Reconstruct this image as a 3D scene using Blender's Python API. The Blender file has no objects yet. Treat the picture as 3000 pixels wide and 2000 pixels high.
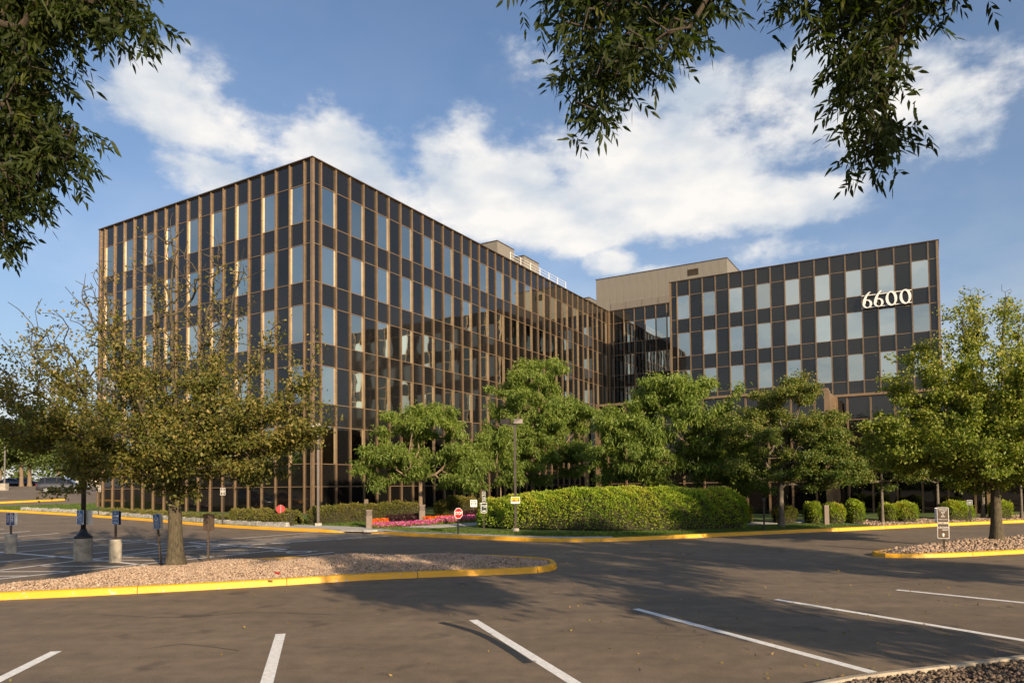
import bpy, math, random
import numpy as np
from mathutils import Vector, Matrix
random.seed(7)
R = np.random.default_rng(11)
SC = bpy.context.scene
COL = SC.collection

# ------------------------------------------------------------------ camera
CAM_H = 2.2
PITCH, ROLL = 0.0360, -0.0101
FPX = 2080.9
cd = bpy.data.cameras.new('camera')
cam = bpy.data.objects.new('camera', cd)
COL.objects.link(cam)
cd.sensor_width = 36.0
cd.lens = FPX / 3000 * 36
cd.shift_y = 348.7 / 3000
cd.clip_start = 0.1
cd.clip_end = 6000
cam.matrix_world = Matrix.Translation((0, 0, CAM_H)) @ Matrix.Rotation(math.pi/2 + PITCH, 4, 'X') @ Matrix.Rotation(ROLL, 4, 'Z')
SC.camera = cam

# ------------------------------------------------------------------ light
SUN_AZ = (0.50, -0.866)            # horizontal direction towards the sun
SUN_EL = math.radians(19)
sv = Vector((SUN_AZ[0]*math.cos(SUN_EL), SUN_AZ[1]*math.cos(SUN_EL), math.sin(SUN_EL))).normalized()
sl = bpy.data.lights.new('sun', 'SUN')
sl.energy = 5.0
sl.color = (1.0, 0.775, 0.52)
sl.angle = math.radians(0.55)
so = bpy.data.objects.new('sun', sl)
COL.objects.link(so)
so.rotation_euler = (-sv).to_track_quat('-Z', 'Y').to_euler()
SC.view_settings.view_transform = 'Standard'
SC.view_settings.look = 'None'
SC.view_settings.gamma = 1
SC.view_settings.exposure = 0.7
try:
    SC.view_settings.use_curve_mapping = False
except Exception:
    pass
SC.cycles.use_denoising = True
SC.cycles.caustics_reflective = False
SC.cycles.caustics_refractive = False
SC.cycles.max_bounces = 8
SC.cycles.transparent_max_bounces = 8
SC.cycles.sample_clamp_indirect = 6.0

def pix_dir(px, py):
    """world direction of a photo pixel (used once, to survey where things stand on the ground)"""
    u = (px-1500)/FPX; v = (py-1348.7)/FPX
    c, s = math.cos(-ROLL), math.sin(-ROLL)
    u, v = u*c - v*s, u*s + v*c
    y, z = 1.0, -v
    cp, sp = math.cos(PITCH), math.sin(PITCH)
    return Vector((u, y*cp - z*sp, y*sp + z*cp))

SKY_STRENGTH = 0.105
W = bpy.data.worlds.new('World')
SC.world = W
W.use_nodes = True
nt = W.node_tree
nt.nodes.clear()
def N(t, **kw):
    n = nt.nodes.new(t)
    for k, v in kw.items():
        if k.startswith('i_'):
            n.inputs[int(k[2:])].default_value = v
        else:
            setattr(n, k, v)
    return n
def L(a, b):
    nt.links.new(a, b)
def M(op, a, b=None, c=None, clamp=False):
    n = nt.nodes.new('ShaderNodeMath'); n.operation = op; n.use_clamp = clamp
    for i, x in enumerate((a, b, c)):
        if x is None: continue
        if isinstance(x, (int, float)): n.inputs[i].default_value = x
        else: L(x, n.inputs[i])
    return n.outputs[0]
sky = N('ShaderNodeTexSky')
sky.sky_type = 'NISHITA'
sky.sun_disc = False
sky.sun_elevation = SUN_EL
sky.sun_rotation = math.atan2(SUN_AZ[0], SUN_AZ[1])
sky.air_density = 1.0
sky.dust_density = 3.0
sky.ozone_density = 3.8
geo = N('ShaderNodeTexCoord')
dirv = geo.outputs['Generated']
def dot(vec):
    n = nt.nodes.new('ShaderNodeVectorMath'); n.operation = 'DOT_PRODUCT'
    L(dirv, n.inputs[0]); n.inputs[1].default_value = vec
    return n.outputs['Value']
# warp so cloud edges billow
nz = N('ShaderNodeTexNoise'); nz.inputs['Scale'].default_value = 5.5; nz.inputs['Detail'].default_value = 9; nz.inputs['Roughness'].default_value = 0.6
mp = N('ShaderNodeMapping'); mp.inputs['Scale'].default_value = (1, 1, 1.7)
L(dirv, mp.inputs[0]); L(mp.outputs[0], nz.inputs['Vector'])
nz2 = N('ShaderNodeTexNoise'); nz2.inputs['Scale'].default_value = 17; nz2.inputs['Detail'].default_value = 8; nz2.inputs['Roughness'].default_value = 0.62
L(mp.outputs[0], nz2.inputs['Vector'])
# cloud banks: direction (azimuth as photo column), size in radians-ish
BANKS = [(455,265,85,85,1.0),(530,345,150,85,1.1),(700,400,190,80,1.1),(640,500,130,60,.75),(900,430,200,75,1.0),(1080,500,190,80,1.05),(1160,560,150,80,1.1),(620,520,170,70,1.0),
         (1390,395,60,60,.55),(1250,520,180,80,1.0),(1450,560,220,90,1.25),(1650,640,260,70,1.2),(1700,520,200,80,.95),(1560,470,120,60,.7),
         (2050,330,200,110,1.1),(2300,280,190,95,1.1),(2280,400,300,90,1.1),(2620,340,230,100,1.15),(2850,350,110,50,.8),(2000,480,260,85,1.2),
         (2150,590,260,70,1.15),(2300,640,150,40,.5),(2240,735,150,34,.75),(2370,705,60,24,.6),(1800,770,65,36,.95),(1900,795,110,22,.7),
         (290,510,55,22,.45),(300,225,30,40,.35),(285,300,30,25,.3),(1570,130,110,60,.25),(1620,250,120,60,.22),
         (1350,640,220,40,.45)]
acc = None
for (cx, cy, rx, ry, wgt) in BANKS:
    c = pix_dir(cx, cy).normalized()
    right = Vector((c.y, -c.x, 0)).normalized()
    up = right.cross(c).normalized()
    k = pix_dir(cx, cy).length
    a = M('MULTIPLY', dot(tuple(right)), FPX*k/rx/1.4)
    b = M('MULTIPLY', dot(tuple(up)), FPX*k/ry/1.4)
    r2 = M('ADD', M('MULTIPLY', a, a), M('MULTIPLY', b, b))
    g = M('MULTIPLY', M('POWER', 2.718, M('MULTIPLY', r2, -0.75)), wgt)
    front = M('GREATER_THAN', dot(tuple(c)), 0.2)
    g = M('MULTIPLY', g, front)
    acc = g if acc is None else M('MAXIMUM', acc, g)
acc = M('MULTIPLY', acc, 1.0)
# loose clouds over the rest of the sky (behind the camera, seen in the glass)
nz3 = N('ShaderNodeTexNoise'); nz3.inputs['Scale'].default_value = 1.6; nz3.inputs['Detail'].default_value = 5
L(mp.outputs[0], nz3.inputs['Vector'])
rest = M('MULTIPLY', M('SUBTRACT', nz3.outputs[0], 0.5, clamp=True), 2.2)
back = M('LESS_THAN', dot((0, 1, 0)), 0.15)
acc = M('ADD', acc, M('MULTIPLY', rest, back))
dens = M('ADD', acc, M('MULTIPLY', M('SUBTRACT', nz.outputs[0], 0.5), 2.7))
dens = M('ADD', dens, M('MULTIPLY', M('SUBTRACT', nz2.outputs[0], 0.5), 0.5))
mr = N('ShaderNodeMapRange'); mr.interpolation_type = 'SMOOTHSTEP'
mr.inputs['From Min'].default_value = 0.40; mr.inputs['From Max'].default_value = 0.92
L(dens, mr.inputs['Value'])
gate = N('ShaderNodeMapRange'); gate.interpolation_type = 'SMOOTHSTEP'
gate.inputs['From Min'].default_value = 0.03; gate.inputs['From Max'].default_value = 0.25
L(acc, gate.inputs['Value'])
cov = M('MULTIPLY', mr.outputs[0], M('MULTIPLY', gate.outputs[0], 0.93))
veil = M('MULTIPLY', M('POWER', M('MAXIMUM', dot(tuple(Vector((-.62, -.74, .24)).normalized())), 0.0), 7.0), M('ADD', M('MULTIPLY', nz3.outputs[0], .5), .35))
cov = M('MAXIMUM', cov, veil)
low = M('MULTIPLY', M('POWER', 2.718, M('MULTIPLY', M('MAXIMUM', dot((0, 0, 1)), 0.0), -5.2)), 0.80)   # summer haze, the same all round the horizon
cov = M('SUBTRACT', 1.0, M('MULTIPLY', M('SUBTRACT', 1.0, cov), M('SUBTRACT', 1.0, low)))
# cloud colour: sunlit white and grey folds
ramp = N('ShaderNodeValToRGB')
ramp.color_ramp.elements[0].position = 0.38; ramp.color_ramp.elements[0].color = (3.5, 3.9, 4.4, 1)
ramp.color_ramp.elements[1].position = 0.62; ramp.color_ramp.elements[1].color = (6.1, 5.85, 5.5, 1)
nz4 = N('ShaderNodeTexNoise'); nz4.inputs['Scale'].default_value = 7.0; nz4.inputs['Detail'].default_value = 6; nz4.inputs['Roughness'].default_value = .5
mp2 = N('ShaderNodeMapping'); mp2.inputs['Location'].default_value = (3.1, 1.7, .4); mp2.inputs['Scale'].default_value = (1, 1, 2.0)
L(dirv, mp2.inputs[0]); L(mp2.outputs[0], nz4.inputs['Vector'])
L(nz4.outputs[0], ramp.inputs[0])
mix = N('ShaderNodeMix'); mix.data_type = 'RGBA'
skym = N('ShaderNodeMix'); skym.data_type = 'RGBA'; skym.blend_type = 'MULTIPLY'; skym.inputs['Factor'].default_value = 1.0
skym.inputs['B'].default_value = (1.0, 1.0, 1.0, 1)
L(sky.outputs[0], skym.inputs['A'])
L(cov, mix.inputs['Factor']); L(skym.outputs['Result'], mix.inputs['A']); L(ramp.outputs[0], mix.inputs['B'])
bg = N('ShaderNodeBackground'); bg.inputs['Strength'].default_value = SKY_STRENGTH
L(mix.outputs['Result'], bg.inputs['Color'])
wo = N('ShaderNodeOutputWorld'); L(bg.outputs[0], wo.inputs['Surface'])

# ------------------------------------------------------------------ helpers
def setp(o, label=None, cat=None, group=None, kind=None):
    if label: o['label'] = label
    if cat: o['category'] = cat
    if group: o['group'] = group
    if kind: o['kind'] = kind
    return o
def empty(name, loc=(0, 0, 0), rz=0.0, label=None, cat=None, group=None, kind=None):
    o = bpy.data.objects.new(name, None); COL.objects.link(o)
    o.location = loc; o.rotation_euler = (0, 0, rz); o.empty_display_size = 0.2
    return setp(o, label, cat, group, kind)
def add(name, me, parent=None, loc=(0, 0, 0), rot=(0, 0, 0)):
    o = bpy.data.objects.new(name, me); COL.objects.link(o)
    o.location = loc; o.rotation_euler = rot
    if parent is not None: o.parent = parent
    return o
def mesh(name, verts, faces, mat=None, smooth=False):
    me = bpy.data.meshes.new(name)
    me.from_pydata([tuple(v) for v in verts], [], faces)
    if mat: me.materials.append(mat)
    if smooth: me.polygons.foreach_set('use_smooth', [True]*len(me.polygons))
    me.update()
    return me
def mesh_np(name, V, F, mat=None, smooth=False, tint=None):
    """V (n,3), F (m,k) with constant k"""
    me = bpy.data.meshes.new(name)
    V = np.ascontiguousarray(V, dtype=np.float32); F = np.ascontiguousarray(F, dtype=np.int32)
    m, k = F.shape
    me.vertices.add(len(V)); me.vertices.foreach_set('co', V.ravel())
    me.loops.add(m*k); me.loops.foreach_set('vertex_index', F.ravel())
    me.polygons.add(m)
    me.polygons.foreach_set('loop_start', np.arange(0, m*k, k, dtype=np.int32))
    try: me.polygons.foreach_set('loop_total', np.full(m, k, dtype=np.int32))
    except Exception: pass
    if smooth: me.polygons.foreach_set('use_smooth', np.ones(m, dtype=bool))
    if tint is not None:
        at = me.attributes.new('tint', 'FLOAT', 'FACE')
        at.data.foreach_set('value', np.ascontiguousarray(tint, dtype=np.float32))
    if mat: me.materials.append(mat)
    me.update(calc_edges=True); me.validate()
    return me
class MB:
    def __init__(s): s.v = []; s.f = []
    def box(s, x0, x1, y0, y1, z0, z1, T=None):
        b = len(s.v)
        P = [(x0,y0,z0),(x1,y0,z0),(x1,y1,z0),(x0,y1,z0),(x0,y0,z1),(x1,y0,z1),(x1,y1,z1),(x0,y1,z1)]
        if T is not None: P = [tuple(T @ Vector(p)) for p in P]
        s.v += P
        s.f += [tuple(b+i for i in q) for q in ((0,3,2,1),(4,5,6,7),(0,1,5,4),(1,2,6,5),(2,3,7,6),(3,0,4,7))]
        return s
    def prism(s, poly, z0, z1):
        b = len(s.v); n = len(poly)
        s.v += [(p[0], p[1], z0) for p in poly] + [(p[0], p[1], z1) for p in poly]
        s.f += [tuple(b+i for i in range(n-1, -1, -1)), tuple(b+n+i for i in range(n))]
        s.f += [(b+i, b+(i+1) % n, b+n+(i+1) % n, b+n+i) for i in range(n)]
        return s
    def lathe(s, prof, n=16, cx=0, cy=0):
        b = len(s.v)
        for r, z in prof:
            s.v += [(cx+r*math.cos(2*math.pi*i/n), cy+r*math.sin(2*math.pi*i/n), z) for i in range(n)]
        for j in range(len(prof)-1):
            s.f += [(b+j*n+i, b+j*n+(i+1) % n, b+(j+1)*n+(i+1) % n, b+(j+1)*n+i) for i in range(n)]
        s.f += [tuple(b+i for i in range(n-1, -1, -1)), tuple(b+(len(prof)-1)*n+i for i in range(n))]
        return s
    def tube(s, p, q, r, n=8, r2=None):
        p, q = Vector(p), Vector(q); d = (q-p).normalized()
        a = d.orthogonal().normalized(); c = d.cross(a); b = len(s.v); r2 = r if r2 is None else r2
        for P_, rr in ((p, r), (q, r2)):
            s.v += [tuple(P_+(a*math.cos(2*math.pi*i/n)+c*math.sin(2*math.pi*i/n))*rr) for i in range(n)]
        s.f += [(b+i, b+(i+1) % n, b+n+(i+1) % n, b+n+i) for i in range(n)]
        s.f += [tuple(b+i for i in range(n-1, -1, -1)), tuple(b+n+i for i in range(n))]
        return s
    def me(s, name, mat, smooth=False): return mesh(name, s.v, s.f, mat, smooth)
    def obj(s, name, mat, parent=None, loc=(0,0,0), rot=(0,0,0), smooth=False):
        return add(name, s.me(name, mat, smooth), parent, loc, rot)

# ------------------------------------------------------------------ materials
def mat_base(name):
    m = bpy.data.materials.new(name); m.use_nodes = True
    t = m.node_tree; p = t.nodes['Principled BSDF']
    return m, t, p
def nd(t, typ, **kw):
    n = t.nodes.new(typ)
    for k, v in kw.items(): n.inputs[k].default_value = v
    return n
def coords(t, scale=1.0, obj=True, randomize=False):
    tc = t.nodes.new('ShaderNodeTexCoord')
    out = tc.outputs['Object' if obj else 'Generated']
    if randomize:
        oi = t.nodes.new('ShaderNodeObjectInfo')
        vm = t.nodes.new('ShaderNodeVectorMath'); vm.operation = 'MULTIPLY_ADD'
        cb = t.nodes.new('ShaderNodeCombineXYZ')
        for i in range(3): t.links.new(oi.outputs['Random'], cb.inputs[i])
        t.links.new(cb.outputs[0], vm.inputs[0]); vm.inputs[1].default_value = (91.7, 47.3, 63.1)
        t.links.new(out, vm.inputs[2]); out = vm.outputs[0]
    return out
def noise(t, vec, scale, detail=4, rough=.55):
    n = t.nodes.new('ShaderNodeTexNoise')
    n.inputs['Scale'].default_value = scale; n.inputs['Detail'].default_value = detail; n.inputs['Roughness'].default_value = rough
    t.links.new(vec, n.inputs['Vector'])
    return n.outputs['Fac']
def ramp_(t, fac, stops):
    r = t.nodes.new('ShaderNodeValToRGB')
    while len(r.color_ramp.elements) < len(stops): r.color_ramp.elements.new(0.5)
    for e, (p, c) in zip(r.color_ramp.elements, stops):
        e.position = p; e.color = (c[0], c[1], c[2], 1)
    t.links.new(fac, r.inputs[0])
    return r.outputs[0]
def bump(t, p, h, strength=.4, dist=.02):
    b = t.nodes.new('ShaderNodeBump'); b.inputs['Strength'].default_value = strength; b.inputs['Distance'].default_value = dist
    t.links.new(h, b.inputs['Height']); t.links.new(b.outputs[0], p.inputs['Normal'])
def simple(name, col, rough=.5, metal=0.0, var=0.12, scale=6.0, bmp=0.0, bscale=60, rand=False, spec=.5):
    m, t, p = mat_base(name)
    c = coords(t, randomize=rand)
    f = noise(t, c, scale, 5, .6)
    lo = tuple(x*(1-var) for x in col); hi = tuple(min(1, x*(1+var)) for x in col)
    t.links.new(ramp_(t, f, [(.35, lo), (.65, hi)]), p.inputs['Base Color'])
    p.inputs['Roughness'].default_value = rough; p.inputs['Metallic'].default_value = metal
    p.inputs['Specular IOR Level'].default_value = spec
    if bmp: bump(t, p, noise(t, c, bscale, 4, .6), bmp, .01)
    return m

def mat_asphalt():
    m, t, p = mat_base('asphalt'); c = coords(t)
    big = noise(t, c, .35, 5, .6); mid = noise(t, c, 3.0, 5, .6); fine = noise(t, c, 38, 8, .85)
    a = ramp_(t, big, [(.3, (.140, .105, .070)), (.7, (.195, .150, .101))])
    b = ramp_(t, mid, [(.3, (.78, .78, .78)), (.7, (1.15, 1.14, 1.12))])
    d = ramp_(t, fine, [(.30, (.55, .55, .56)), (.52, (1.0, 1.0, 1.0)), (.72, (1.55, 1.5, 1.42))])
    x = t.nodes.new('ShaderNodeMix'); x.data_type = 'RGBA'; x.blend_type = 'MULTIPLY'; x.inputs['Factor'].default_value = 1
    y = t.nodes.new('ShaderNodeMix'); y.data_type = 'RGBA'; y.blend_type = 'MULTIPLY'; y.inputs['Factor'].default_value = 1
    t.links.new(a, x.inputs['A']); t.links.new(b, x.inputs['B']); t.links.new(x.outputs['Result'], y.inputs['A']); t.links.new(d, y.inputs['B'])
    z = t.nodes.new('ShaderNodeMix'); z.data_type = 'RGBA'; z.blend_type = 'MULTIPLY'; z.inputs['Factor'].default_value = 1
    spots = ramp_(t, noise(t, c, 1.15, 4, .5), [(.0, (1, 1, 1)), (.62, (1, 1, 1)), (.70, (.60, .60, .62))])
    mp_ = t.nodes.new('ShaderNodeMapping'); mp_.inputs['Rotation'].default_value = (0, 0, .33); mp_.inputs['Scale'].default_value = (.12, 1.4, 1); t.links.new(c, mp_.inputs[0])
    lanes = ramp_(t, noise(t, mp_.outputs[0], 1.0, 5, .6), [(.35, (.86, .86, .87)), (.65, (1.10, 1.09, 1.07))])
    t.links.new(y.outputs['Result'], z.inputs['A']); t.links.new(spots, z.inputs['B'])
    z2 = t.nodes.new('ShaderNodeMix'); z2.data_type = 'RGBA'; z2.blend_type = 'MULTIPLY'; z2.inputs['Factor'].default_value = 1
    t.links.new(z.outputs['Result'], z2.inputs['A']); t.links.new(lanes, z2.inputs['B'])
    t.links.new(z2.outputs['Result'], p.inputs['Base Color'])
    p.inputs['Roughness'].default_value = .82
    bump(t, p, fine, .55, .006)
    return m
def mat_kerb(name, col, chip):
    m, t, p = mat_base(name); c = coords(t)
    f = noise(t, c, 9, 7, .7); g = noise(t, c, 1.2, 4); fine = noise(t, c, 70, 3)
    paint = ramp_(t, g, [(.3, tuple(x*.86 for x in col)), (.7, col)])
    mask = ramp_(t, f, [(.375, (1, 1, 1)), (.395, (0, 0, 0))])
    x = t.nodes.new('ShaderNodeMix'); x.data_type = 'RGBA'
    t.links.new(mask, x.inputs['Factor']); t.links.new(paint, x.inputs['A']); x.inputs['B'].default_value = (*chip, 1)
    t.links.new(x.outputs['Result'], p.inputs['Base Color']); p.inputs['Roughness'].default_value = .55
    bump(t, p, fine, .3, .006)
    return m
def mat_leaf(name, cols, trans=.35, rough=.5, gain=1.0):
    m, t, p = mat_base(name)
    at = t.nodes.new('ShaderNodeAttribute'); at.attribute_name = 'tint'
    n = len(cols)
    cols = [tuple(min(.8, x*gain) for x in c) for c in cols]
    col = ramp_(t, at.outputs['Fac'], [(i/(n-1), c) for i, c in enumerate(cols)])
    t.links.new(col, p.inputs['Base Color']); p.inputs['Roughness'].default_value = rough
    p.inputs['Specular IOR Level'].default_value = .35
    tr = t.nodes.new('ShaderNodeBsdfTranslucent')
    mm = t.nodes.new('ShaderNodeMix'); mm.data_type = 'RGBA'; mm.blend_type = 'MULTIPLY'; mm.inputs['Factor'].default_value = 1
    t.links.new(col, mm.inputs['A']); mm.inputs['B'].default_value = (1.5, 1.7, .6, 1)
    t.links.new(mm.outputs['Result'], tr.inputs['Color'])
    ms = t.nodes.new('ShaderNodeMixShader'); ms.inputs[0].default_value = trans
    t.links.new(p.outputs[0], ms.inputs[1]); t.links.new(tr.outputs[0], ms.inputs[2])
    t.links.new(ms.outputs[0], t.nodes['Material Output'].inputs['Surface'])
    return m
def mat_glass(name, col, metal, ior, rough, bstr, bscale=.9):
    m, t, p = mat_base(name)
    c = coords(t, randomize=True)
    p.inputs['Base Color'].default_value = (*col, 1); p.inputs['Metallic'].default_value = metal
    p.inputs['IOR'].default_value = ior; p.inputs['Roughness'].default_value = rough
    bump(t, p, noise(t, c, bscale, 1.0, .4), 1.0, bstr)
    if metal:
        oi = t.nodes.new('ShaderNodeObjectInfo')
        t.links.new(ramp_(t, oi.outputs['Random'], [(0, tuple(x*.80 for x in col)), (1, tuple(min(1, x*1.16) for x in col))]), p.inputs['Base Color'])
    else:
        p.inputs['Specular Tint'].default_value = (.97, 1.0, 1.0, 1)
    return m
def mat_bark(name, a, b):
    m, t, p = mat_base(name)
    tc = coords(t); mp_ = t.nodes.new('ShaderNodeMapping'); mp_.inputs['Scale'].default_value = (1, 1, .28); t.links.new(tc, mp_.inputs[0])
    f = noise(t, mp_.outputs[0], 26, 6, .7); g = noise(t, tc, 3, 4)
    col = ramp_(t, f, [(.32, a), (.68, b)])
    x = t.nodes.new('ShaderNodeMix'); x.data_type = 'RGBA'; x.blend_type = 'MULTIPLY'; x.inputs['Factor'].default_value = .6
    t.links.new(col, x.inputs['A']); t.links.new(ramp_(t, g, [(.3, (.6, .62, .5)), (.7, (1.1, 1.1, 1.0))]), x.inputs['B'])
    t.links.new(x.outputs['Result'], p.inputs['Base Color']); p.inputs['Roughness'].default_value = .9
    bump(t, p, f, .9, .03)
    return m
def mat_stone(name, cols):
    m, t, p = mat_base(name)
    at = t.nodes.new('ShaderNodeAttribute'); at.attribute_name = 'tint'
    n = len(cols)
    col = ramp_(t, at.outputs['Fac'], [(i/(n-1), c) for i, c in enumerate(cols)])
    t.links.new(col, p.inputs['Base Color']); p.inputs['Roughness'].default_value = .85
    return m

MT = {}
MT['asphalt'] = mat_asphalt()
MT['tar'] = simple('tar', (.018, .017, .017), .5, var=.3, scale=9)
MT['white_paint'] = simple('white_paint', (.74, .74, .72), .6, var=.14, scale=14, bmp=.3, bscale=90)
MT['yellow'] = mat_kerb('yellow_kerb_paint', (.74, .375, .010), (.42, .36, .26))
MT['concrete'] = simple('concrete', (.33, .30, .25), .85, var=.25, scale=5, bmp=.5, bscale=45)
MT['sidewalk'] = simple('sidewalk_concrete', (.36, .35, .33), .85, var=.12, scale=3, bmp=.3, bscale=80)
MT['kerb_grey'] = simple('kerb_concrete', (.34, .29, .22), .85, var=.2, scale=7, bmp=.5, bscale=60)
MT['bronze'] = simple('bronze_aluminium', (.25, .170, .100), .45, .5, var=.13, scale=2.5, rand=True)
MT['bronze_dark'] = simple('dark_bronze_metal', (.10, .075, .055), .45, .5, var=.15, scale=3)
MT['post'] = simple('sign_post_metal', (.085, .065, .05), .5, .35, var=.25, scale=12)
MT['grey_metal'] = simple('grey_painted_metal', (.20, .18, .16), .5, .3, var=.15, scale=6)
MT['lamp_metal'] = simple('lamp_metal', (.055, .045, .04), .45, .4, var=.2, scale=6)
MT['tan_metal'] = simple('tan_cladding_metal', (.20, .182, .150), .55, .15, var=.06, scale=.8)
MT['white_metal'] = simple('white_metal', (.72, .71, .68), .45, 0, var=.05)
MT['dark_body'] = simple('dark_interior', (.012, .011, .010), .8)
MT['roof'] = simple('roof_gravel', (.22, .20, .18), .9, var=.3, scale=20)
MT['g_vision'] = mat_glass('reflective_vision_glass', (.50, .53, .49), 1.0, 1.5, .025, .0045)
MT['g_dark'] = mat_glass('dark_tinted_glass', (.006, .006, .006), 0.0, 1.57, .03, .005)
MT['g_spandrel'] = mat_glass('dark_spandrel_glass', (.009, .0085, .008), 0.0, 1.56, .05, .004, .6)
MT['g_low'] = mat_glass('smoked_lobby_glass', (.006, .005, .005), 0.0, 1.6, .02, .004)
MT['soil'] = simple('bark_mulch', (.085, .055, .035), .95, var=.4, scale=18, bmp=.8, bscale=40)
MT['gravel_bed'] = simple('gravel_bed', (.32, .23, .165), .95, var=.3, scale=25, bmp=.8, bscale=30)
MT['stones'] = mat_stone('river_rock', [(.20, .13, .09), (.36, .25, .17), (.47, .34, .24), (.30, .23, .17), (.50, .39, .30)])
MT['stones_dim'] = mat_stone('brown_rock', [(.16, .11, .08), (.30, .21, .15), (.40, .29, .20), (.22, .18, .15)])
MT['stones_dark'] = mat_stone('dark_rock', [(.07, .05, .035), (.14, .10, .07), (.20, .14, .10), (.10, .08, .06)])
MT['rockwall'] = simple('stone_wall', (.30, .29, .265), .9, var=.45, scale=9, bmp=.9, bscale=22)
MT['red'] = simple('red_sign', (.34, .008, .014), .4, var=.05)
MT['blue'] = simple('blue_sign', (.018, .13, .38), .4, var=.08)
MT['navy'] = simple('navy_sign', (.012, .03, .13), .4, var=.08)
MT['green_black'] = simple('dark_sign_face', (.018, .035, .03), .4, var=.08)
MT['brown_sign'] = simple('brown_sign', (.060, .040, .028), .5, var=.15)
MT['sign_brownface'] = simple('brown_sign_face', (.10, .07, .045), .5, var=.1)
MT['sign_white'] = simple('white_sign', (.74, .73, .70), .45, var=.05)
MT['sign_yellow'] = simple('yellow_sign', (.75, .42, .02), .45, var=.05)
MT['black'] = simple('black_plastic', (.012, .012, .013), .45, var=.2)
MT['globe'] = simple('opal_globe', (.26, .27, .26), .12, var=.02)
MT['bin'] = simple('bin_aggregate', (.17, .135, .11), .8, var=.25, scale=30)
MT['rubber'] = simple('tyre_rubber', (.012, .012, .012), .85)
MT['alloy'] = simple('alloy_rim', (.62, .62, .62), .3, .9, var=.05)
MT['carglass'] = mat_glass('car_glass', (.01, .012, .014), 0.0, 1.6, .02, .001)
def carpaint(name, c):
    m, t, p = mat_base(name); p.inputs['Base Color'].default_value = (*c, 1); p.inputs['Metallic'].default_value = .35; p.inputs['Roughness'].default_value = .32
    p.inputs['Coat Weight'].default_value = .8; p.inputs['Coat Roughness'].default_value = .05
    return m
MT['car_grey'] = carpaint('grey_car_paint', (.055, .055, .06)); MT['car_navy'] = carpaint('navy_car_paint', (.02, .03, .06))
MT['car_orange'] = carpaint('orange_car_paint', (.62, .25, .02)); MT['car_white'] = carpaint('white_car_paint', (.55, .55, .53))
MT['tail'] = simple('tail_lamp', (.35, .01, .01), .25)
MT['head'] = simple('head_lamp', (.7, .7, .68), .12, .6)
MT['bark_grey'] = mat_bark('grey_bark', (.028, .022, .014), (.125, .102, .065))
MT['bark_dark'] = mat_bark('dark_bark', (.025, .018, .012), (.085, .062, .042))
MT['bark_locust'] = mat_bark('locust_bark', (.10, .07, .05), (.28, .20, .14))
MT['bark_crab'] = mat_bark('crabapple_bark', (.05, .04, .035), (.20, .17, .14))
G = lambda r, g, b: (r, g, b)
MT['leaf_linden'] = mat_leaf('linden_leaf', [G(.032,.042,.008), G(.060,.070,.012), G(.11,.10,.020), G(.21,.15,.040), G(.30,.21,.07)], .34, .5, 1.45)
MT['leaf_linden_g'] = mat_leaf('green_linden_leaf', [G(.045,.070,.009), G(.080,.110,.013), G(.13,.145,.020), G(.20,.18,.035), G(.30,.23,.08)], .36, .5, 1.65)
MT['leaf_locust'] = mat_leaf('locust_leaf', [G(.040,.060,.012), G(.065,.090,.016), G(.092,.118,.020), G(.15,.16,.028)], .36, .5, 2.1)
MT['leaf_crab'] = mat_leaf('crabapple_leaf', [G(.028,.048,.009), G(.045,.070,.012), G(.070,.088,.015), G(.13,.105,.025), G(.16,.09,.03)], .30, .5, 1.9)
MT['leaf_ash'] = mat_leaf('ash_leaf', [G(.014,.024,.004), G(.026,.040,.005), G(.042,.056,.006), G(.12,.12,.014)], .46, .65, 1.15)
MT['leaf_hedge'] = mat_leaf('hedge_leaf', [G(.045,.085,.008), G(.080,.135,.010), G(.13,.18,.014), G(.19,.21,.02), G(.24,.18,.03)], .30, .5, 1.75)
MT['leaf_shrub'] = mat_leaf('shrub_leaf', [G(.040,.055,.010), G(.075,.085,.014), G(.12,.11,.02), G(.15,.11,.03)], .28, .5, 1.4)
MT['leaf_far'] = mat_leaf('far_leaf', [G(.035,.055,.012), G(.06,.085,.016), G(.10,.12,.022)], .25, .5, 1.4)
MT['petal_pink'] = mat_leaf('pink_petal', [G(.42,.03,.18), G(.55,.07,.28), G(.66,.22,.40), G(.45,.05,.32)], .25)
MT['petal_orange'] = mat_leaf('orange_petal', [G(.70,.10,.01), G(.80,.18,.01), G(.75,.06,.01)], .25)
MT['petal_salmon'] = mat_leaf('salmon_petal', [G(.75,.20,.16), G(.80,.32,.26), G(.75,.45,.38)], .25)
MT['leaf_purple'] = mat_leaf('dark_purple_leaf', [G(.03,.010,.015), G(.05,.018,.022), G(.04,.03,.015)], .2)
MT['grass'] = mat_leaf('grass_blade', [G(.035,.075,.010), G(.060,.110,.012), G(.095,.145,.018), G(.15,.16,.04)], .3)
def mat_lawn():
    m, t, p = mat_base('lawn_turf'); c = coords(t)
    a = ramp_(t, noise(t, c, .5, 4), [(.3, (.045, .085, .012)), (.7, (.085, .13, .02))])
    b = ramp_(t, noise(t, c, 40, 4, .7), [(.3, (.6, .6, .6)), (.7, (1.35, 1.35, 1.2))])
    x = t.nodes.new('ShaderNodeMix'); x.data_type = 'RGBA'; x.blend_type = 'MULTIPLY'; x.inputs['Factor'].default_value = 1
    t.links.new(a, x.inputs['A']); t.links.new(b, x.inputs['B']); t.links.new(x.outputs['Result'], p.inputs['Base Color'])
    p.inputs['Roughness'].default_value = .95; bump(t, p, noise(t, c, 60, 3), .8, .03)
    return m
MT['lawn'] = mat_lawn()
MT['far_ground'] = simple('far_ground', (.07, .09, .03), .95, var=.4, scale=.02)

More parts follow.
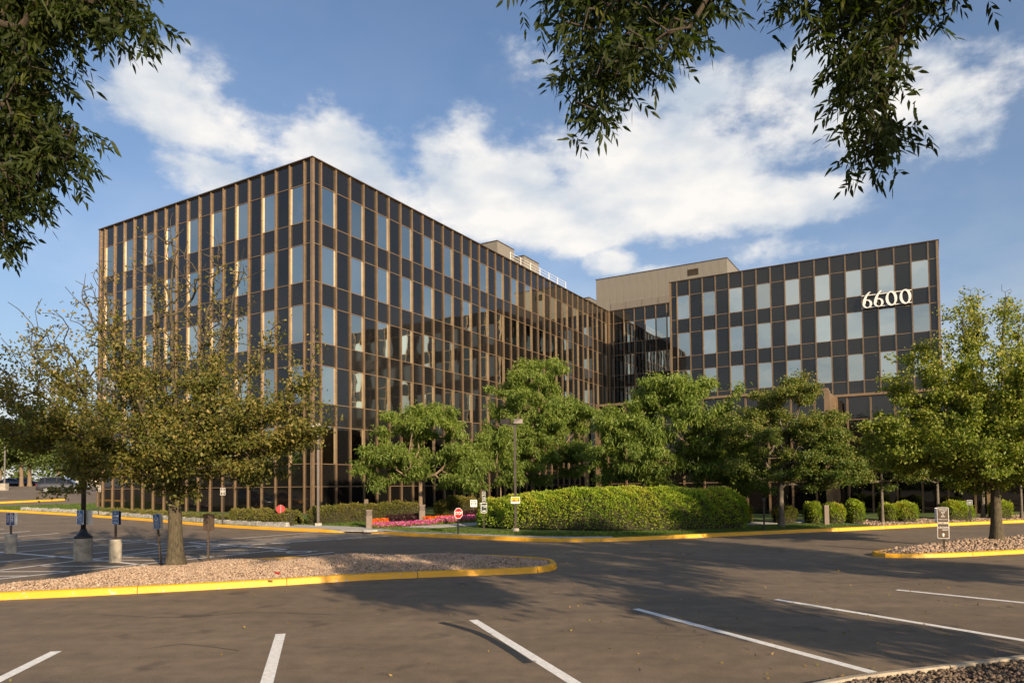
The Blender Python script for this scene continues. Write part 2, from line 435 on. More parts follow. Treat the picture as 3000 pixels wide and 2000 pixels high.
# ------------------------------------------------------------------ terrain
_S = [-400, 36, 42, 55, 67, 76, 88, 115, 600]; _Z = [0, 0, .05, .33, .75, 1.25, 1.85, 2.85, 3.1]
def zl(x, y):
    return np.interp(-.6*np.asarray(x, float)+.8*np.asarray(y, float), _S, _Z)
def gp(px, py, dz=0.0, f=None):
    """ground point seen at a photo pixel"""
    d = pix_dir(px, py); f = f or zl
    lo, hi, prev = 2.0, None, None
    ts = np.arange(3.0, 160, .05)
    X, Y, Z = d.x*ts/d.y, ts, CAM_H+d.z*ts/d.y
    g = Z - (f(X, Y)+dz)
    i = int(np.argmax(g < 0)) if (g < 0).any() else len(ts)-1
    t = ts[i]
    if i > 0 and g[i] < 0: t = ts[i-1] + (ts[i]-ts[i-1])*g[i-1]/(g[i-1]-g[i])
    return (d.x*t/d.y, t)
# --- kerb line round the building (bottom edge at the asphalt)
K1 = [gp(px, py) for px, py in ((-260,1485),(0,1497.6),(120,1504),(300,1515),(450,1527),(640,1543),(750,1549.5),(918,1557),(985,1560))]
K2 = [gp(px, py) for px, py in ((1110,1562),(1182,1569.6),(1343,1576.5),(1493,1583.6),(1658,1588),(1800,1586),(2009,1576),(2160,1569),(2318,1561),(2500,1553.5),(2759,1540),(3000,1530))]
K2 += [(K2[-1][0]+7, K2[-1][1]+2.4), (K2[-1][0]+20, K2[-1][1]+6)]
KX = np.array([p[0] for p in K1+K2]); KY = np.array([p[1] for p in K1+K2])
_o = np.argsort(KX); KX, KY = KX[_o], KY[_o]
def yk(x): return np.interp(x, KX, KY)
def sst(t): t = np.clip(t, 0, 1); return t*t*(3-2*t)
def zp(x, y):
    """height of the planted ground behind the kerb"""
    x = np.asarray(x, float); y = np.asarray(y, float)
    k = yk(x); base = zl(x, k)+.15; d = y-k
    pad = np.interp(x, [-60, -34, -8, 12], [.9, .62, .52, .30]); pad = np.maximum(pad, base+.02)
    pad = np.where(x < -33, np.maximum(pad, zl(x, y)+.05), pad)
    return base + (pad-base)*sst((d-.3)/7.0)

def gq(px, py, *_):
    return gp(px, py, 0, zp)

def grid_sheet(name, x0, x1, y0, y1, nx, ny, f, mat, dz=0.0, **kw):
    xs = np.linspace(x0, x1, nx); ys = np.linspace(y0, y1, ny)
    X, Y = np.meshgrid(xs, ys); Z = f(X, Y)+dz
    V = np.stack([X.ravel(), Y.ravel(), Z.ravel()], 1)
    i = (np.arange(ny-1)[:, None]*nx+np.arange(nx-1)[None]).ravel()
    F = np.stack([i, i+1, i+nx+1, i+nx], 1)
    return setp(add(name, mesh_np(name, V, F, mat, True)), **kw)
grid_sheet('parking_lot', -140, 130, -60, 150, 136, 106, zl, MT['asphalt'], kind='structure')
def far_z(X, Y):
    return np.where((abs(X) < 138) & (Y > -58) & (Y < 148), -3.0, 0) + zl(X, Y)-.25
grid_sheet('ground', -2400, 2400, -2400, 2400, 240, 240, far_z, MT['far_ground'], kind='structure')

def ribbon(pts, w, f, dz, z_side=0, step=.5):
    """flat strip along a polyline, following the ground"""
    P = np.array(pts, float); seg = np.linalg.norm(np.diff(P, axis=0), axis=1); s = np.r_[0, np.cumsum(seg)]
    n = max(2, int(s[-1]/step)+1); t = np.linspace(0, s[-1], n)
    Q = np.stack([np.interp(t, s, P[:, 0]), np.interp(t, s, P[:, 1])], 1)
    T = np.gradient(Q, axis=0); T /= np.linalg.norm(T, axis=1)[:, None]
    Nn = np.stack([-T[:, 1], T[:, 0]], 1)
    A, B = Q+Nn*w/2, Q-Nn*w/2
    V = np.r_[np.c_[A, f(A[:, 0], A[:, 1])+dz], np.c_[B, f(B[:, 0], B[:, 1])+dz]]
    i = np.arange(n-1); F = np.stack([i+n, i+n+1, i+1, i], 1)
    return V, F
def strip_obj(name, pts, w, mat, f=zl, dz=.004, **kw):
    V, F = ribbon(pts, w, f, dz)
    return setp(add(name, mesh_np(name, V, F, mat)), **kw)

# planted ground behind the kerb
xs = np.concatenate([np.linspace(-75, -8.5, 90), np.linspace(-8.3, 45, 90)])
ds_ = np.array([.14, .3, .8, 1.4, 2, 3, 4, 5, 6, 7, 9, 12, 16, 24])
def bed_back(x): return np.where(x < -33.0, np.interp(x, [-75, -42, -36, -33], [50, 57.2, 63, 66]), 90.)
V = []; 
for x in xs:
    k = float(yk(x)); bb = float(bed_back(x))
    ys = np.minimum(k+ds_, max(bb, k+.5)); ys[-1] = max(bb, k+.6)
    V += [(x, y, float(zp(x, y))) for y in ys]
nr = len(ds_); i = (np.arange(len(xs)-1)[:, None]*nr+np.arange(nr-1)[None]).ravel()
setp(add('lawn', mesh_np('lawn', np.array(V), np.stack([i, i+nr, i+nr+1, i+1], 1), MT['lawn'], True)), kind='structure')

# ------------------------------------------------------------------ kerbs
def kerb(name, pts, mat, f=zl, h=.15, w=.16, seg=3.05, taper=(0, 0), gap=.014, h0=0.0, joint=MT['tar'], **kw):
    """kerb cast in sections with open joints; pts run along the road-side foot, the kerb lies to the LEFT of the run"""
    root = empty(name, (0, 0, 0), **kw)
    P = np.array(pts, float); sg = np.linalg.norm(np.diff(P, axis=0), axis=1); s = np.r_[0, np.cumsum(sg)]; tot = s[-1]
    n = max(1, round(tot/seg))
    for j in range(n):
        a, b = tot*j/n + (gap/2 if j else 0), tot*(j+1)/n-(gap/2 if j < n-1 else 0)
        m_ = max(3, int((b-a)/.35)); t = np.linspace(a, b, m_)
        Q = np.stack([np.interp(t, s, P[:, 0]), np.interp(t, s, P[:, 1])], 1)
        T = np.stack([np.interp(t+.02, s, P[:, 0])-np.interp(t-.02, s, P[:, 0]), np.interp(t+.02, s, P[:, 1])-np.interp(t-.02, s, P[:, 1])], 1)
        T /= np.linalg.norm(T, axis=1)[:, None]; Nn = np.stack([-T[:, 1], T[:, 0]], 1)
        hh = np.full(m_, h)
        if taper[0]: hh = hh*np.clip(.08+t/taper[0], 0, 1)
        if taper[1]: hh = hh*np.clip(.08+(tot-t)/taper[1], 0, 1)
        prof = [(0, -.1, 0), (0.0, 0.0, 0), (.022, .82, 1), (.042, .96, 1), (.07, 1, 1), (w-.01, 1, 1), (w, .93, 1), (w, -.1, 0)]
        V = []
        for (o, z, k_) in prof:
            zz = f(Q[:, 0], Q[:, 1]) + (hh*z if k_ else z) + R.normal(0, .0018, m_)
            V.append(np.c_[Q[:, 0]+Nn[:, 0]*o, Q[:, 1]+Nn[:, 1]*o, zz])
        V = np.concatenate(V); k = len(prof); i = np.arange(m_-1)
        F = np.concatenate([np.stack([r*m_+i, r*m_+i+1, (r+1)*m_+i+1, (r+1)*m_+i], 1) for r in range(k-1)])
        me = bpy.data.meshes.new('kerb_section')
        faces = [tuple(int(q) for q in r) for r in F]
        faces += [tuple(r*m_ for r in range(k)), tuple(r*m_+m_-1 for r in range(k-1, -1, -1))]
        me.from_pydata([tuple(map(float, v)) for v in V], [], faces); me.materials.append(mat); me.update()
        add('kerb_section', me, root)
    return root
def smooth_line(P, it=2):
    P = [tuple(p) for p in P]
    for _ in range(it):
        Q = [P[0]]
        for a, b in zip(P[:-1], P[1:]):
            Q += [(a[0]*.75+b[0]*.25, a[1]*.75+b[1]*.25), (a[0]*.25+b[0]*.75, a[1]*.25+b[1]*.75)]
        P = Q+[P[-1]]
    return P
kerb('yellow_kerb', smooth_line(K1+[gp(1022, 1559)]), MT['yellow'], taper=(0, 1.6), kind='structure')
kerb('yellow_kerb', smooth_line([gp(1086, 1562.5)]+K2), MT['yellow'], taper=(1.6, 0), kind='structure')
# islands --------------------------------------------------------
def resample(P, step):
    P = np.array(P, float); s = np.r_[0, np.cumsum(np.linalg.norm(np.diff(P, axis=0), axis=1))]
    t = np.linspace(0, s[-1], max(3, int(s[-1]/step)))
    return np.stack([np.interp(t, s, P[:, 0]), np.interp(t, s, P[:, 1])], 1)
def inside(poly, X, Y):
    c = np.zeros(X.shape, bool); n = len(poly)
    for i in range(n):
        x0, y0 = poly[i]; x1, y1 = poly[(i+1) % n]
        if y0 == y1: continue
        m_ = ((y0 > Y) != (y1 > Y)) & (X < (x1-x0)*(Y-y0)/(y1-y0)+x0)
        c ^= m_
    return c
def edge_dist(poly, X, Y):
    d = np.full(X.shape, 1e9); n = len(poly)
    for i in range(n):
        a = np.array(poly[i], float); b = np.array(poly[(i+1) % n], float); ab = b-a
        t = np.clip(((X-a[0])*ab[0]+(Y-a[1])*ab[1])/max(1e-9, ab@ab), 0, 1)
        d = np.minimum(d, np.hypot(X-a[0]-t*ab[0], Y-a[1]-t*ab[1]))
    return d
ICO_V = []; phi = (1+5**.5)/2
for a, b in ((-1, phi), (1, phi), (-1, -phi), (1, -phi)): ICO_V.append((a, b, 0))
for a, b in ((-1, phi), (1, phi), (-1, -phi), (1, -phi)): ICO_V.append((0, a, b))
for a, b in ((phi, -1), (phi, 1), (-phi, -1), (-phi, 1)): ICO_V.append((a, 0, b))
ICO_V = np.array(ICO_V)/math.hypot(1, phi)
ICO_F = np.array([(0,11,5),(0,5,1),(0,1,7),(0,7,10),(0,10,11),(1,5,9),(5,11,4),(11,10,2),(10,7,6),(7,1,8),(3,9,4),(3,4,2),(3,2,6),(3,6,8),(3,8,9),(4,9,5),(2,4,11),(6,2,10),(8,6,7),(9,8,1)])
def stones(name, P, size, mat, parent=None, **kw):
    n = len(P); s = size*R.lognormal(0, .28, n)
    sc = np.stack([s*R.uniform(.8, 1.3, n), s*R.uniform(.7, 1.1, n), s*R.uniform(.45, .8, n)], 1)
    small = size < .026
    BV = np.array([(1,0,0),(-1,0,0),(0,1,0),(0,-1,0),(0,0,1),(0,0,-1)])*1.15 if small else ICO_V
    BF = np.array([(0,2,4),(2,1,4),(1,3,4),(3,0,4),(2,0,5),(1,2,5),(3,1,5),(0,3,5)]) if small else ICO_F
    B = BV[None]*R.uniform(.8, 1.18, (n, len(BV), 1))*sc[:, None]
    a = R.uniform(0, 6.28, n); c, s_ = np.cos(a)[:, None], np.sin(a)[:, None]; tl = R.normal(0, .35, (n, 1))
    x = B[..., 0]*c-B[..., 1]*s_; y = B[..., 0]*s_+B[..., 1]*c; z = B[..., 2]+x*tl
    V = np.stack([x, y, z], 2)+P[:, None]
    F = (BF[None]+len(BV)*np.arange(n)[:, None, None]).reshape(-1, 3)
    return setp(add(name, mesh_np(name, V.reshape(-1, 3), F, mat, False, np.repeat(R.uniform(0, 1, n), len(BF))), parent), **kw)
def mound(name, poly, hmax, density, size, mat_s, mat_b, frame, seed=0, amp=.06, hfun=None):
    poly = [tuple(p) for p in poly]
    xs_ = [p[0] for p in poly]; ys_ = [p[1] for p in poly]
    def h(X, Y):
        d = edge_dist(poly, X, Y)
        return zl(X, Y)+.10+hmax*sst(d/1.5)+amp*np.sin(X*1.3+seed)*np.sin(Y*1.7+X*.4+seed)*sst(d/.8)
    step = .22
    gx = np.arange(min(xs_), max(xs_), step); gy = np.arange(min(ys_), max(ys_), step)
    X, Y = np.meshgrid(gx, gy); ins = inside(poly, X, Y)
    Z = h(X, Y)-.035
    V = np.stack([X.ravel(), Y.ravel(), np.where(ins, Z, Z-.12).ravel()], 1); nx = len(gx)
    ii, jj = np.meshgrid(np.arange(len(gy)-1), np.arange(nx-1), indexing='ij')
    ok = (ins[ii, jj] & ins[ii+1, jj] & ins[ii, jj+1] & ins[ii+1, jj+1]) | (ins[ii, jj] | ins[ii+1, jj+1])
    i = (ii*nx+jj)[ok]
    setp(add(name+'_base', mesh_np(name+'_base', V, np.stack([i, i+1, i+nx+1, i+nx], 1), mat_b, True)), kind='structure')
    A = (max(xs_)-min(xs_))*(max(ys_)-min(ys_)); n = int(A*density)
    X = R.uniform(min(xs_), max(xs_), n); Y = R.uniform(min(ys_), max(ys_), n)
    m_ = inside(poly, X, Y) & (edge_dist(poly, X, Y) > .02)
    if frame: m_ &= (Y > 0) & (np.abs(X) < Y*.80+.6)
    X, Y = X[m_], Y[m_]
    stones('gravel', np.stack([X, Y, h(X, Y)+R.uniform(-.02, .012, len(X))], 1), size, mat_s, kind='stuff')
    return h
# left island: front foot line of the kerb, the round nose, back and open left end
IF = [gp(px, py) for px, py in ((-90,1761),(0,1757),(336,1741.5),(777,1717.7),(1044,1699.6),(1337,1687),(1518,1681.5),(1600,1676))]
nose = [gp(1628, 1668), gp(1634, 1661), gp(1618, 1650)]
IB = [(.75, 20.6), (-.3, 21.4), (-2.2, 21.9), (-5.2, 21.9), (-8.2, 21.1), (-9.4, 20.2), (-10.2, 18.6), (-11.0, 16.9), (-11.6, 15.6), (-12.2, 14.6)]
ring = smooth_line(IF+nose+IB[:5], 2)
kerb('yellow_island_kerb', ring, MT['yellow'], kind='structure')
def inset_poly(line, w):
    P = resample(line, .3); T = np.gradient(P, axis=0); T /= np.linalg.norm(T, axis=1)[:, None]
    return [tuple(p) for p in (P+np.stack([-T[:, 1], T[:, 0]], 1)*w)]
ISL1 = inset_poly(ring, .15)+IB[5:]
h_isl1 = mound('gravel_island', ISL1, .16, 1150, .0225, MT['stones'], MT['gravel_bed'], True, 1.0, .07)
# right island
JF = [gp(px, py) for px, py in ((2552,1622),(2556,1629),(2610,1634),(2700,1633.5),(2805,1631),(3000,1620.5))]
JF += [(JF[-1][0]+6, JF[-1][1]+1.7)]
JB = [(JF[-1][0]-1.5, JF[-1][1]+4.5), (17.0, 25.4), (14.2, 24.3), (12.3, 23.0), (11.2, 21.9)]
ringJ = smooth_line([JB[3], JB[4]]+JF, 2)
kerb('yellow_island_kerb', ringJ, MT['yellow'], h=.12, kind='structure')
ISL2 = inset_poly(ringJ, .15)+JB[:3]
h_isl2 = mound('gravel_island', ISL2, .20, 330, .042, MT['stones_dim'], MT['gravel_bed'], True, 4.0, .05)
# near corner island bottom right, plain concrete kerb
CF = [(2.2, 6.95)]+[gp(px, py) for px, py in ((2420,2014),(2589,1994),(2700,1981),(2812,1966),(3000,1944))]
CF += [(CF[-1][0]+2.2, CF[-1][1]+.95), (CF[-1][0]+7, CF[-1][1]+3.0)]
CFr = list(reversed(CF))
ringC = smooth_line(CFr, 2)
kerb('concrete_island_kerb', ringC, MT['kerb_grey'], h=.13, w=.14, kind='structure')
ISL3 = inset_poly(ringC, .13)+[(1.2, 5.6), (1.6, 2.5), (6, 1.2), (14, 3), (17, 9)]
h_isl3 = mound('gravel_island', ISL3, .06, 700, .022, MT['stones_dark'], MT['soil'], True, 2.0, .03)

# ------------------------------------------------------------------ the office building
YAW = .5359
dr = np.array([math.sin(YAW), math.cos(YAW)]); dsv = np.array([math.cos(YAW), -math.sin(YAW)])
C0 = np.array([-12.971, 46.142])
MOD, PE = 1.3716, .7228
HF, H0, HW = 4.0143, 1.561, 2.517
ZT = 23.934
def lev(l):
    if l == 0: return ZT
    n = l-1
    return ZT-H0-(n//2)*HF-(HW if n % 2 else 0)
LV = [lev(i) for i in range(12)]
def AB(a, b):
    p = C0+dr*a+dsv*b; return (float(p[0]), float(p[1]))
ZB = .45
bld = empty('office_building', (float(C0[0]), float(C0[1]), ZB), label='six storey office block clad in dark glass and bronze fins, numbered 6600', cat='office building')
BL = Vector(bld.location)
def rot_from(U): return math.atan2(U[1], U[0])
_pane_cache = {}
def pane_mesh(kind, w, h, mat):
    key = (kind, round(w, 3), round(h, 3))
    if key not in _pane_cache:
        _pane_cache[key] = MB().box(0, w, .02, .05, 0, h).me(kind, mat)
    return _pane_cache[key]
FW = .10
_fin_cache = {}
def fin_mesh(h, w=FW, dep=.095):
    k = (round(h, 3), w, dep)
    if k not in _fin_cache:
        a = w/2
        prof = [(-a, .03), (-a, -dep), (-a*.35, -dep), (-a*.35, -dep+.018), (a*.35, -dep+.018), (a*.35, -dep), (a, -dep), (a, .03)]
        _fin_cache[k] = MB().prism(prof, 0, h).me('mullion', MT['bronze'])
    return _fin_cache[k]
spandrels = []
def facade(parent, O, U, nb, levels, light, zb, ends=True, low=False, breaks=(4, 8), solid=False):
    """one curtain wall: bays between fins, panes in rows; O left end, U along it (seen from outside left to right)"""
    PL = Vector(parent.location)
    Uv = Vector((U[0], U[1], 0)); Yv = Vector((-U[1], U[0], 0)); rz = rot_from(U)
    length = 2*PE+nb*MOD
    xs_ = [0]+[PE+k*MOD for k in range(nb+1)]+[length]
    zs = [LV[l] for l in levels]+[zb]
    O = Vector((O[0], O[1], 0))
    def place(name, me, x, z, y=0):
        o = add(name, me, parent, O+Uv*x+Yv*y+Vector((0, 0, z))-PL, (0, 0, rz)); return o
    for r in range(len(zs)-1):
        l = levels[r] if r < len(levels) else 99
        z1, z0 = zs[r], zs[r+1]
        window = (l % 2 == 1)
        for b in range(nb+2):
            x0, x1 = xs_[b], xs_[b+1]
            w, h = x1-x0-.10, z1-z0-.06
            if w <= 0 or h <= 0: continue
            partial = b in (0, nb+1)
            if low or z1 < LV[9]-.1 and False:
                kind, mat = 'tinted_pane', MT['g_low']
            elif window and not partial and light(b-1):
                kind, mat = 'vision_pane', MT['g_vision']
            elif window:
                kind, mat = 'tinted_pane', MT['g_dark']
            else:
                kind, mat = 'spandrel_panel', MT['g_spandrel']
            if l == 11 and not low: mat = MT['g_low'] if kind != 'vision_pane' else MT['g_dark']; kind = 'tinted_pane'
            o = place(kind, pane_mesh(kind+('l' if mat is MT['g_low'] else ''), w, h, mat), x0+.05, z0+.03)
            o.rotation_euler[2] += random.gauss(0, .0022)
            o.rotation_euler[0] += random.gauss(0, .0016)
            if kind == 'spandrel_panel' and parent is bld: spandrels.append(o)
    for l, z in zip(levels+[None], zs):
        t_ = .052
        place('transom', MB().box(0, length, -.012, .03, -t_/2, t_/2).me('transom', MT['bronze']), 0, z if l is not None else z+.1)
    cuts = [zs[0]+.03]+[LV[b_]-.75*(HF-HW)+.35 for b_ in breaks if zs[0] > LV[b_]]+[zb-.2]
    for k in range(nb+1):
        for z1, z0 in zip(cuts[:-1], cuts[1:]):
            place('mullion', fin_mesh(z1-z0-.012), PE+k*MOD, z0)
    return xs_
def rows(a, b): return list(range(a, b+1))
AL = rows(0, 11)
even = lambda b: b % 2 == 0
# left (front) face, long court face, inner court face, wing faces
LLEN = 2*PE+17*MOD; RLEN = 2*PE+35*MOD
facade(bld, AB(0, -LLEN), dsv, 17, AL, even, ZB)
facade(bld, AB(0, 0), dr, 35, AL, even, ZB)
WA, WB_ = 41.18, 10.746
facade(bld, AB(RLEN, 0), dsv, 7, rows(0, 8), lambda b: b >= 3 or b == 1, 8.0)
facade(bld, AB(WA, WB_), dsv, 17, rows(0, 7), even, LV[8])
facade(bld, AB(WA+2*PE+5*MOD, WB_), -dr, 5, rows(0, 7), lambda b: True, LV[8])
facade(bld, AB(WA, WB_+LLEN), dr, 9, rows(0, 7), even, LV[8])
# corner posts
cp = MB()
for a, b in ((0, -LLEN), (0, 0), (WA, WB_), (WA, WB_+LLEN)):
    p = AB(a, b)
    MB().box(-.10, .10, -.10, .10, 0, ZT-ZB+.03).obj('corner_post', MT['bronze'], bld, Vector((p[0], p[1], ZB))-BL, (0, 0, rot_from(dsv)))
p = AB(RLEN-.14, .14); MB().box(-.12, .12, -.12, .12, 0, ZT-ZB).obj('corner_post', MT['bronze'], bld, Vector((p[0], p[1], ZB))-BL, (0, 0, rot_from(dsv)))
# the mass behind the glass, in (a, b) coordinates
def abbox(name, a0, a1, b0, b1, z0, z1, mat, parent=bld):
    poly = [AB(a0, b0), AB(a0, b1), AB(a1, b1), AB(a1, b0)]
    PL = Vector(parent.location)
    return MB().prism([(p[0]-PL.x, p[1]-PL.y) for p in reversed(poly)][::-1], z0-PL.z, z1-PL.z).obj(name, mat, parent)
E_ = .12
abbox('wall', E_, RLEN+12, -LLEN+E_, -E_, -.5, ZT-.05, MT['dark_body'])
abbox('wall', RLEN+E_, RLEN+12, -E_+.01, WB_+E_, -.5, ZT-.06, MT['dark_body'])
abbox('wall', WA+E_, RLEN+12, WB_+E_+.01, WB_+LLEN-E_, -.5, ZT-.07, MT['dark_body'])
# coping along the roof edge
def coping(a0, b0, a1, b1, w=.34):
    P0, P1 = Vector((*AB(a0, b0), 0)), Vector((*AB(a1, b1), 0)); d = (P1-P0); l = d.length
    MB().box(-.14, l+.14, -.15, w-.15, 0, .07).obj('coping', MT['bronze_dark'], bld, Vector((P0.x, P0.y, ZT+.035))-BL, (0, 0, math.atan2(d.y, d.x)))
coping(0, -LLEN, 0, 0); coping(.02, 0, RLEN, 0); coping(RLEN, .3, RLEN, WB_-.3); coping(WA, WB_, WA, WB_+LLEN)
coping(RLEN-.3, WB_, WA+.3, WB_); coping(WA+.3, WB_+LLEN, RLEN+10, WB_+LLEN)
MB().box(0, 1, 0, 1, 0, .02)
abbox('roof', .2, RLEN+12, -LLEN+.2, -.2, ZT-.05, ZT+.01, MT['roof'])
abbox('roof', RLEN+.2, RLEN+12, -.19, WB_+.2, ZT-.06, ZT+.005, MT['roof'])
abbox('roof', WA+.2, RLEN+12, WB_+.21, WB_+LLEN-.2, ZT-.07, ZT, MT['roof'])
# spandrels: keep the 300 nearest as panels of their own, join the rest
spandrels.sort(key=lambda o: (o.matrix_basis.translation+BL-Vector((0, 0, CAM_H))).length)
vv, ff = [], []
for o in spandrels[290:]:
    mw = Matrix.Translation(o.location) @ o.rotation_euler.to_matrix().to_4x4(); b = len(vv)
    vv += [tuple(mw @ v.co) for v in o.data.vertices]; ff += [tuple(b+i for i in p.vertices) for p in o.data.polygons]
    bpy.data.objects.remove(o)
if vv: setp(add('spandrel_panels', mesh('spandrel_panels', vv, ff, MT['g_spandrel']), bld), kind='stuff')

# roof houses and railings (a, b plan) -------------------------------------------
def solve_b(px, a):      # b where the line a=const crosses a photo column
    best = min(np.arange(-40, 60, .02), key=lambda b: abs(proj(*AB(a, b), 20)[0]-px)); return float(best)
def solve_a(px, b):
    best = min(np.arange(-10, 90, .02), key=lambda a: abs(proj(*AB(a, b), 20)[0]-px)); return float(best)
def proj(x, y, z):
    cp_, sp_ = math.cos(PITCH), math.sin(PITCH); zz = z-CAM_H
    yy = y*cp_+zz*sp_; z2 = -y*sp_+zz*cp_; u = x/yy; v = -z2/yy
    c, s = math.cos(ROLL), math.sin(ROLL); u, v = u*c-v*s, u*s+v*c
    return 1500+FPX*u, 1348.7+FPX*v
def solve_z(x, y, py):
    return float(min(np.arange(0, 40, .02), key=lambda z: abs(proj(x, y, z)[1]-py)))
def clad_box(name, a0, a1, b0, b1, z1, mat, panel=.62, z0=ZT):
    """metal-clad roof house: body plus individual cladding panels on its two visible faces"""
    body = abbox(name, a0, a1, b0, b1, z0, z1, MT['bronze_dark'])
    for (P0, U, Ln) in ((AB(a0, b0), dsv, b1-b0), (AB(a0, b1), dr, a1-a0)):
        n = max(1, round(Ln/panel)); w = Ln/n
        me = MB().box(.006, w-.006, -.03, .02, 0, z1-z0).me('cladding_panel', mat)
        for k in range(n):
            add('cladding_panel', me, body, Vector((P0[0]+U[0]*k*w, P0[1]+U[1]*k*w, z0))-BL, (0, 0, rot_from(U)))
    body2 = MB().box(-.06, b1-b0+.06, -.08, .1, 0, .09).obj('coping', MT['bronze_dark'], body, Vector((*AB(a0, b0), z1))-BL, (0, 0, rot_from(dsv)))
    MB().box(.1, a1-a0, -.08, .1, 0, .09).obj('coping', MT['bronze_dark'], body, Vector((*AB(a0, b1), z1))-BL, (0, 0, rot_from(dr)))
    return body
pa = RLEN+1.6
pb0, pb1 = solve_b(1749, pa), solve_b(2133.5, pa)
pz = solve_z(*AB(pa, pb0), 821)
ph = clad_box('penthouse', pa, pa+9, pb0, pb1, pz, MT['tan_metal'], .95)
# louvre on the penthouse front
lb = solve_b(2018, pa); lb2 = solve_b(2050, pa)
lz1 = solve_z(*AB(pa, lb), 791); lz0 = solve_z(*AB(pa, lb), 809)
lo = Vector((*AB(pa, lb), 0))-BL
MB().box(0, lb2-lb, -.05, -.031, lz0, lz1).obj('louvre_frame', MT['dark_body'], ph, lo, (0, 0, rot_from(dsv)))
for k in range(6):
    z = lz0+(lz1-lz0)*(k+.5)/6
    o = MB().box(0, lb2-lb, -.10, -.02, -.012, .012).obj('louvre_slat', MT['bronze'], ph, lo+Vector((0, 0, z)), (math.radians(-35), 0, rot_from(dsv)))
def railing(P0, U, Ln, z, h, nposts, mat, nr_=4):
    root = empty('roof_railing', Vector((P0[0], P0[1], z))-BL); root.parent = bld; root.rotation_euler[2] = rot_from(U)
    for k in range(nposts): MB().box(-.03, .03, -.02, .02, 0, h).obj('post', mat, root, (Ln*k/(nposts-1), 0, 0))
    for k in range(nr_): MB().box(0, Ln, -.012, .012, -.014, .014).obj('rail', mat, root, (0, .035, h*(k+1)/nr_-.03))
ra0, ra1 = solve_a(1497, -.45), solve_a(1659, -.45)
railing(AB(ra0, -.45), dr, ra1-ra0, ZT+.08, 1.15, 7, MT['white_metal'])
railing(AB(RLEN+.35, .2), dsv, WB_-.4, ZT+.08, .95, 6, MT['bronze_dark'], 4)
for (pc, py, o_, la, lb_) in ((1458, 706, 4.5, 0, 7.0), (1536.5, 750, 4.0, 0, 5.0)):
    a = solve_a(pc, -o_); z = solve_z(*AB(a, -o_), py)
    a2 = solve_a({1458: 1507, 1536.5: 1580}[pc], -o_)
    clad_box('stair_house', a, a2, -o_-lb_, -o_, z, MT['tan_metal'], 2.2)
a = RLEN+6; b0 = solve_b(1690, a); b1 = solve_b(1728, a); z = solve_z(*AB(a, b1), 872)
clad_box('stair_house', a, a+5, b0-4, b1, z, MT['tan_metal'], 2.2)

# street number 6600 on the wing ------------------------------------------------
xm = PE+13*MOD
P0 = AB(WA, WB_+xm); ns = empty('number_sign', Vector((P0[0], P0[1], 0))-BL+Vector((0, 0, 0)), rot_from(dsv)); ns.parent = bld
zt_, zb_ = LV[2]-.13, LV[3]+.22
for z in (zt_, zb_): MB().box(0, 3*MOD, -.36, -.30, -.03, .03).obj('support_rail', MT['sign_white'], ns, (0, 0, z))
def ring_mesh(ow, oh, iw, ih, tilt, n=36, th=.12, icx=0, icy=0):
    v = []; f = []
    for y in (-th, 0):
        for (w, h, cx, cy, tl) in ((ow, oh, 0, 0, 0), (iw, ih, icx, icy, tilt)):
            for i in range(n):
                a = 2*math.pi*i/n; x, z = w*math.cos(a), h*math.sin(a)
                v.append((cx+x*math.cos(tl)-z*math.sin(tl), y, cy+x*math.sin(tl)+z*math.cos(tl)))
    for i in range(n):
        j = (i+1) % n
        f += [(i, j, n+j, n+i), (2*n+i, 3*n+i, 3*n+j, 2*n+j), (i, 2*n+i, 2*n+j, j), (n+i, n+j, 3*n+j, 3*n+i)]
    return v, f
hh = (zt_-zb_)/2
v, f = ring_mesh(.47, hh*1.18, .25, hh*.98, math.radians(7)); zero = mesh('digit', v, f, MT['sign_white'])
v, f = ring_mesh(.40, hh*.70, .21, hh*.56, math.radians(7), icy=-.01)
n0 = len(v); st = []          # the sweeping stem of the six
for i in range(15):
    t = i/14; ang = math.pi-.05-t*1.15
    rx, rz_ = .40+.30*t, hh*.70+hh*.98*t*1.02
    cx = .33*t; 
    x = cx+(-.40)*(1-t)**1.0*1.0+(.02*t); x = -.40+.62*t**1.7
    z = 0+hh*1.92*(1-(1-t)**1.35)
    wd = .16*(1-t)**.7+.10
    st.append((x, z, wd))
for y in (-.119, -.001):
    for (x, z, wd) in st: v.append((x, y, z)); v.append((x+wd, y, z-.02*wd))
m_ = len(st)
for i in range(m_-1):
    a = n0+2*i; b = n0+2*m_+2*i
    f += [(a, a+1, a+3, a+2), (b, b+2, b+3, b+1), (a, a+2, b+2, b), (a+1, b+1, b+3, a+3)]
six = mesh('digit', v, f, MT['sign_white'])
for me_, fr, dz in ((six, .115, -hh*.42), (six, .345, -hh*.42), (zero, .60, 0), (zero, .875, 0)):
    add('digit', me_, ns, (3*MOD*fr, -.37, (zt_+zb_)/2+dz))

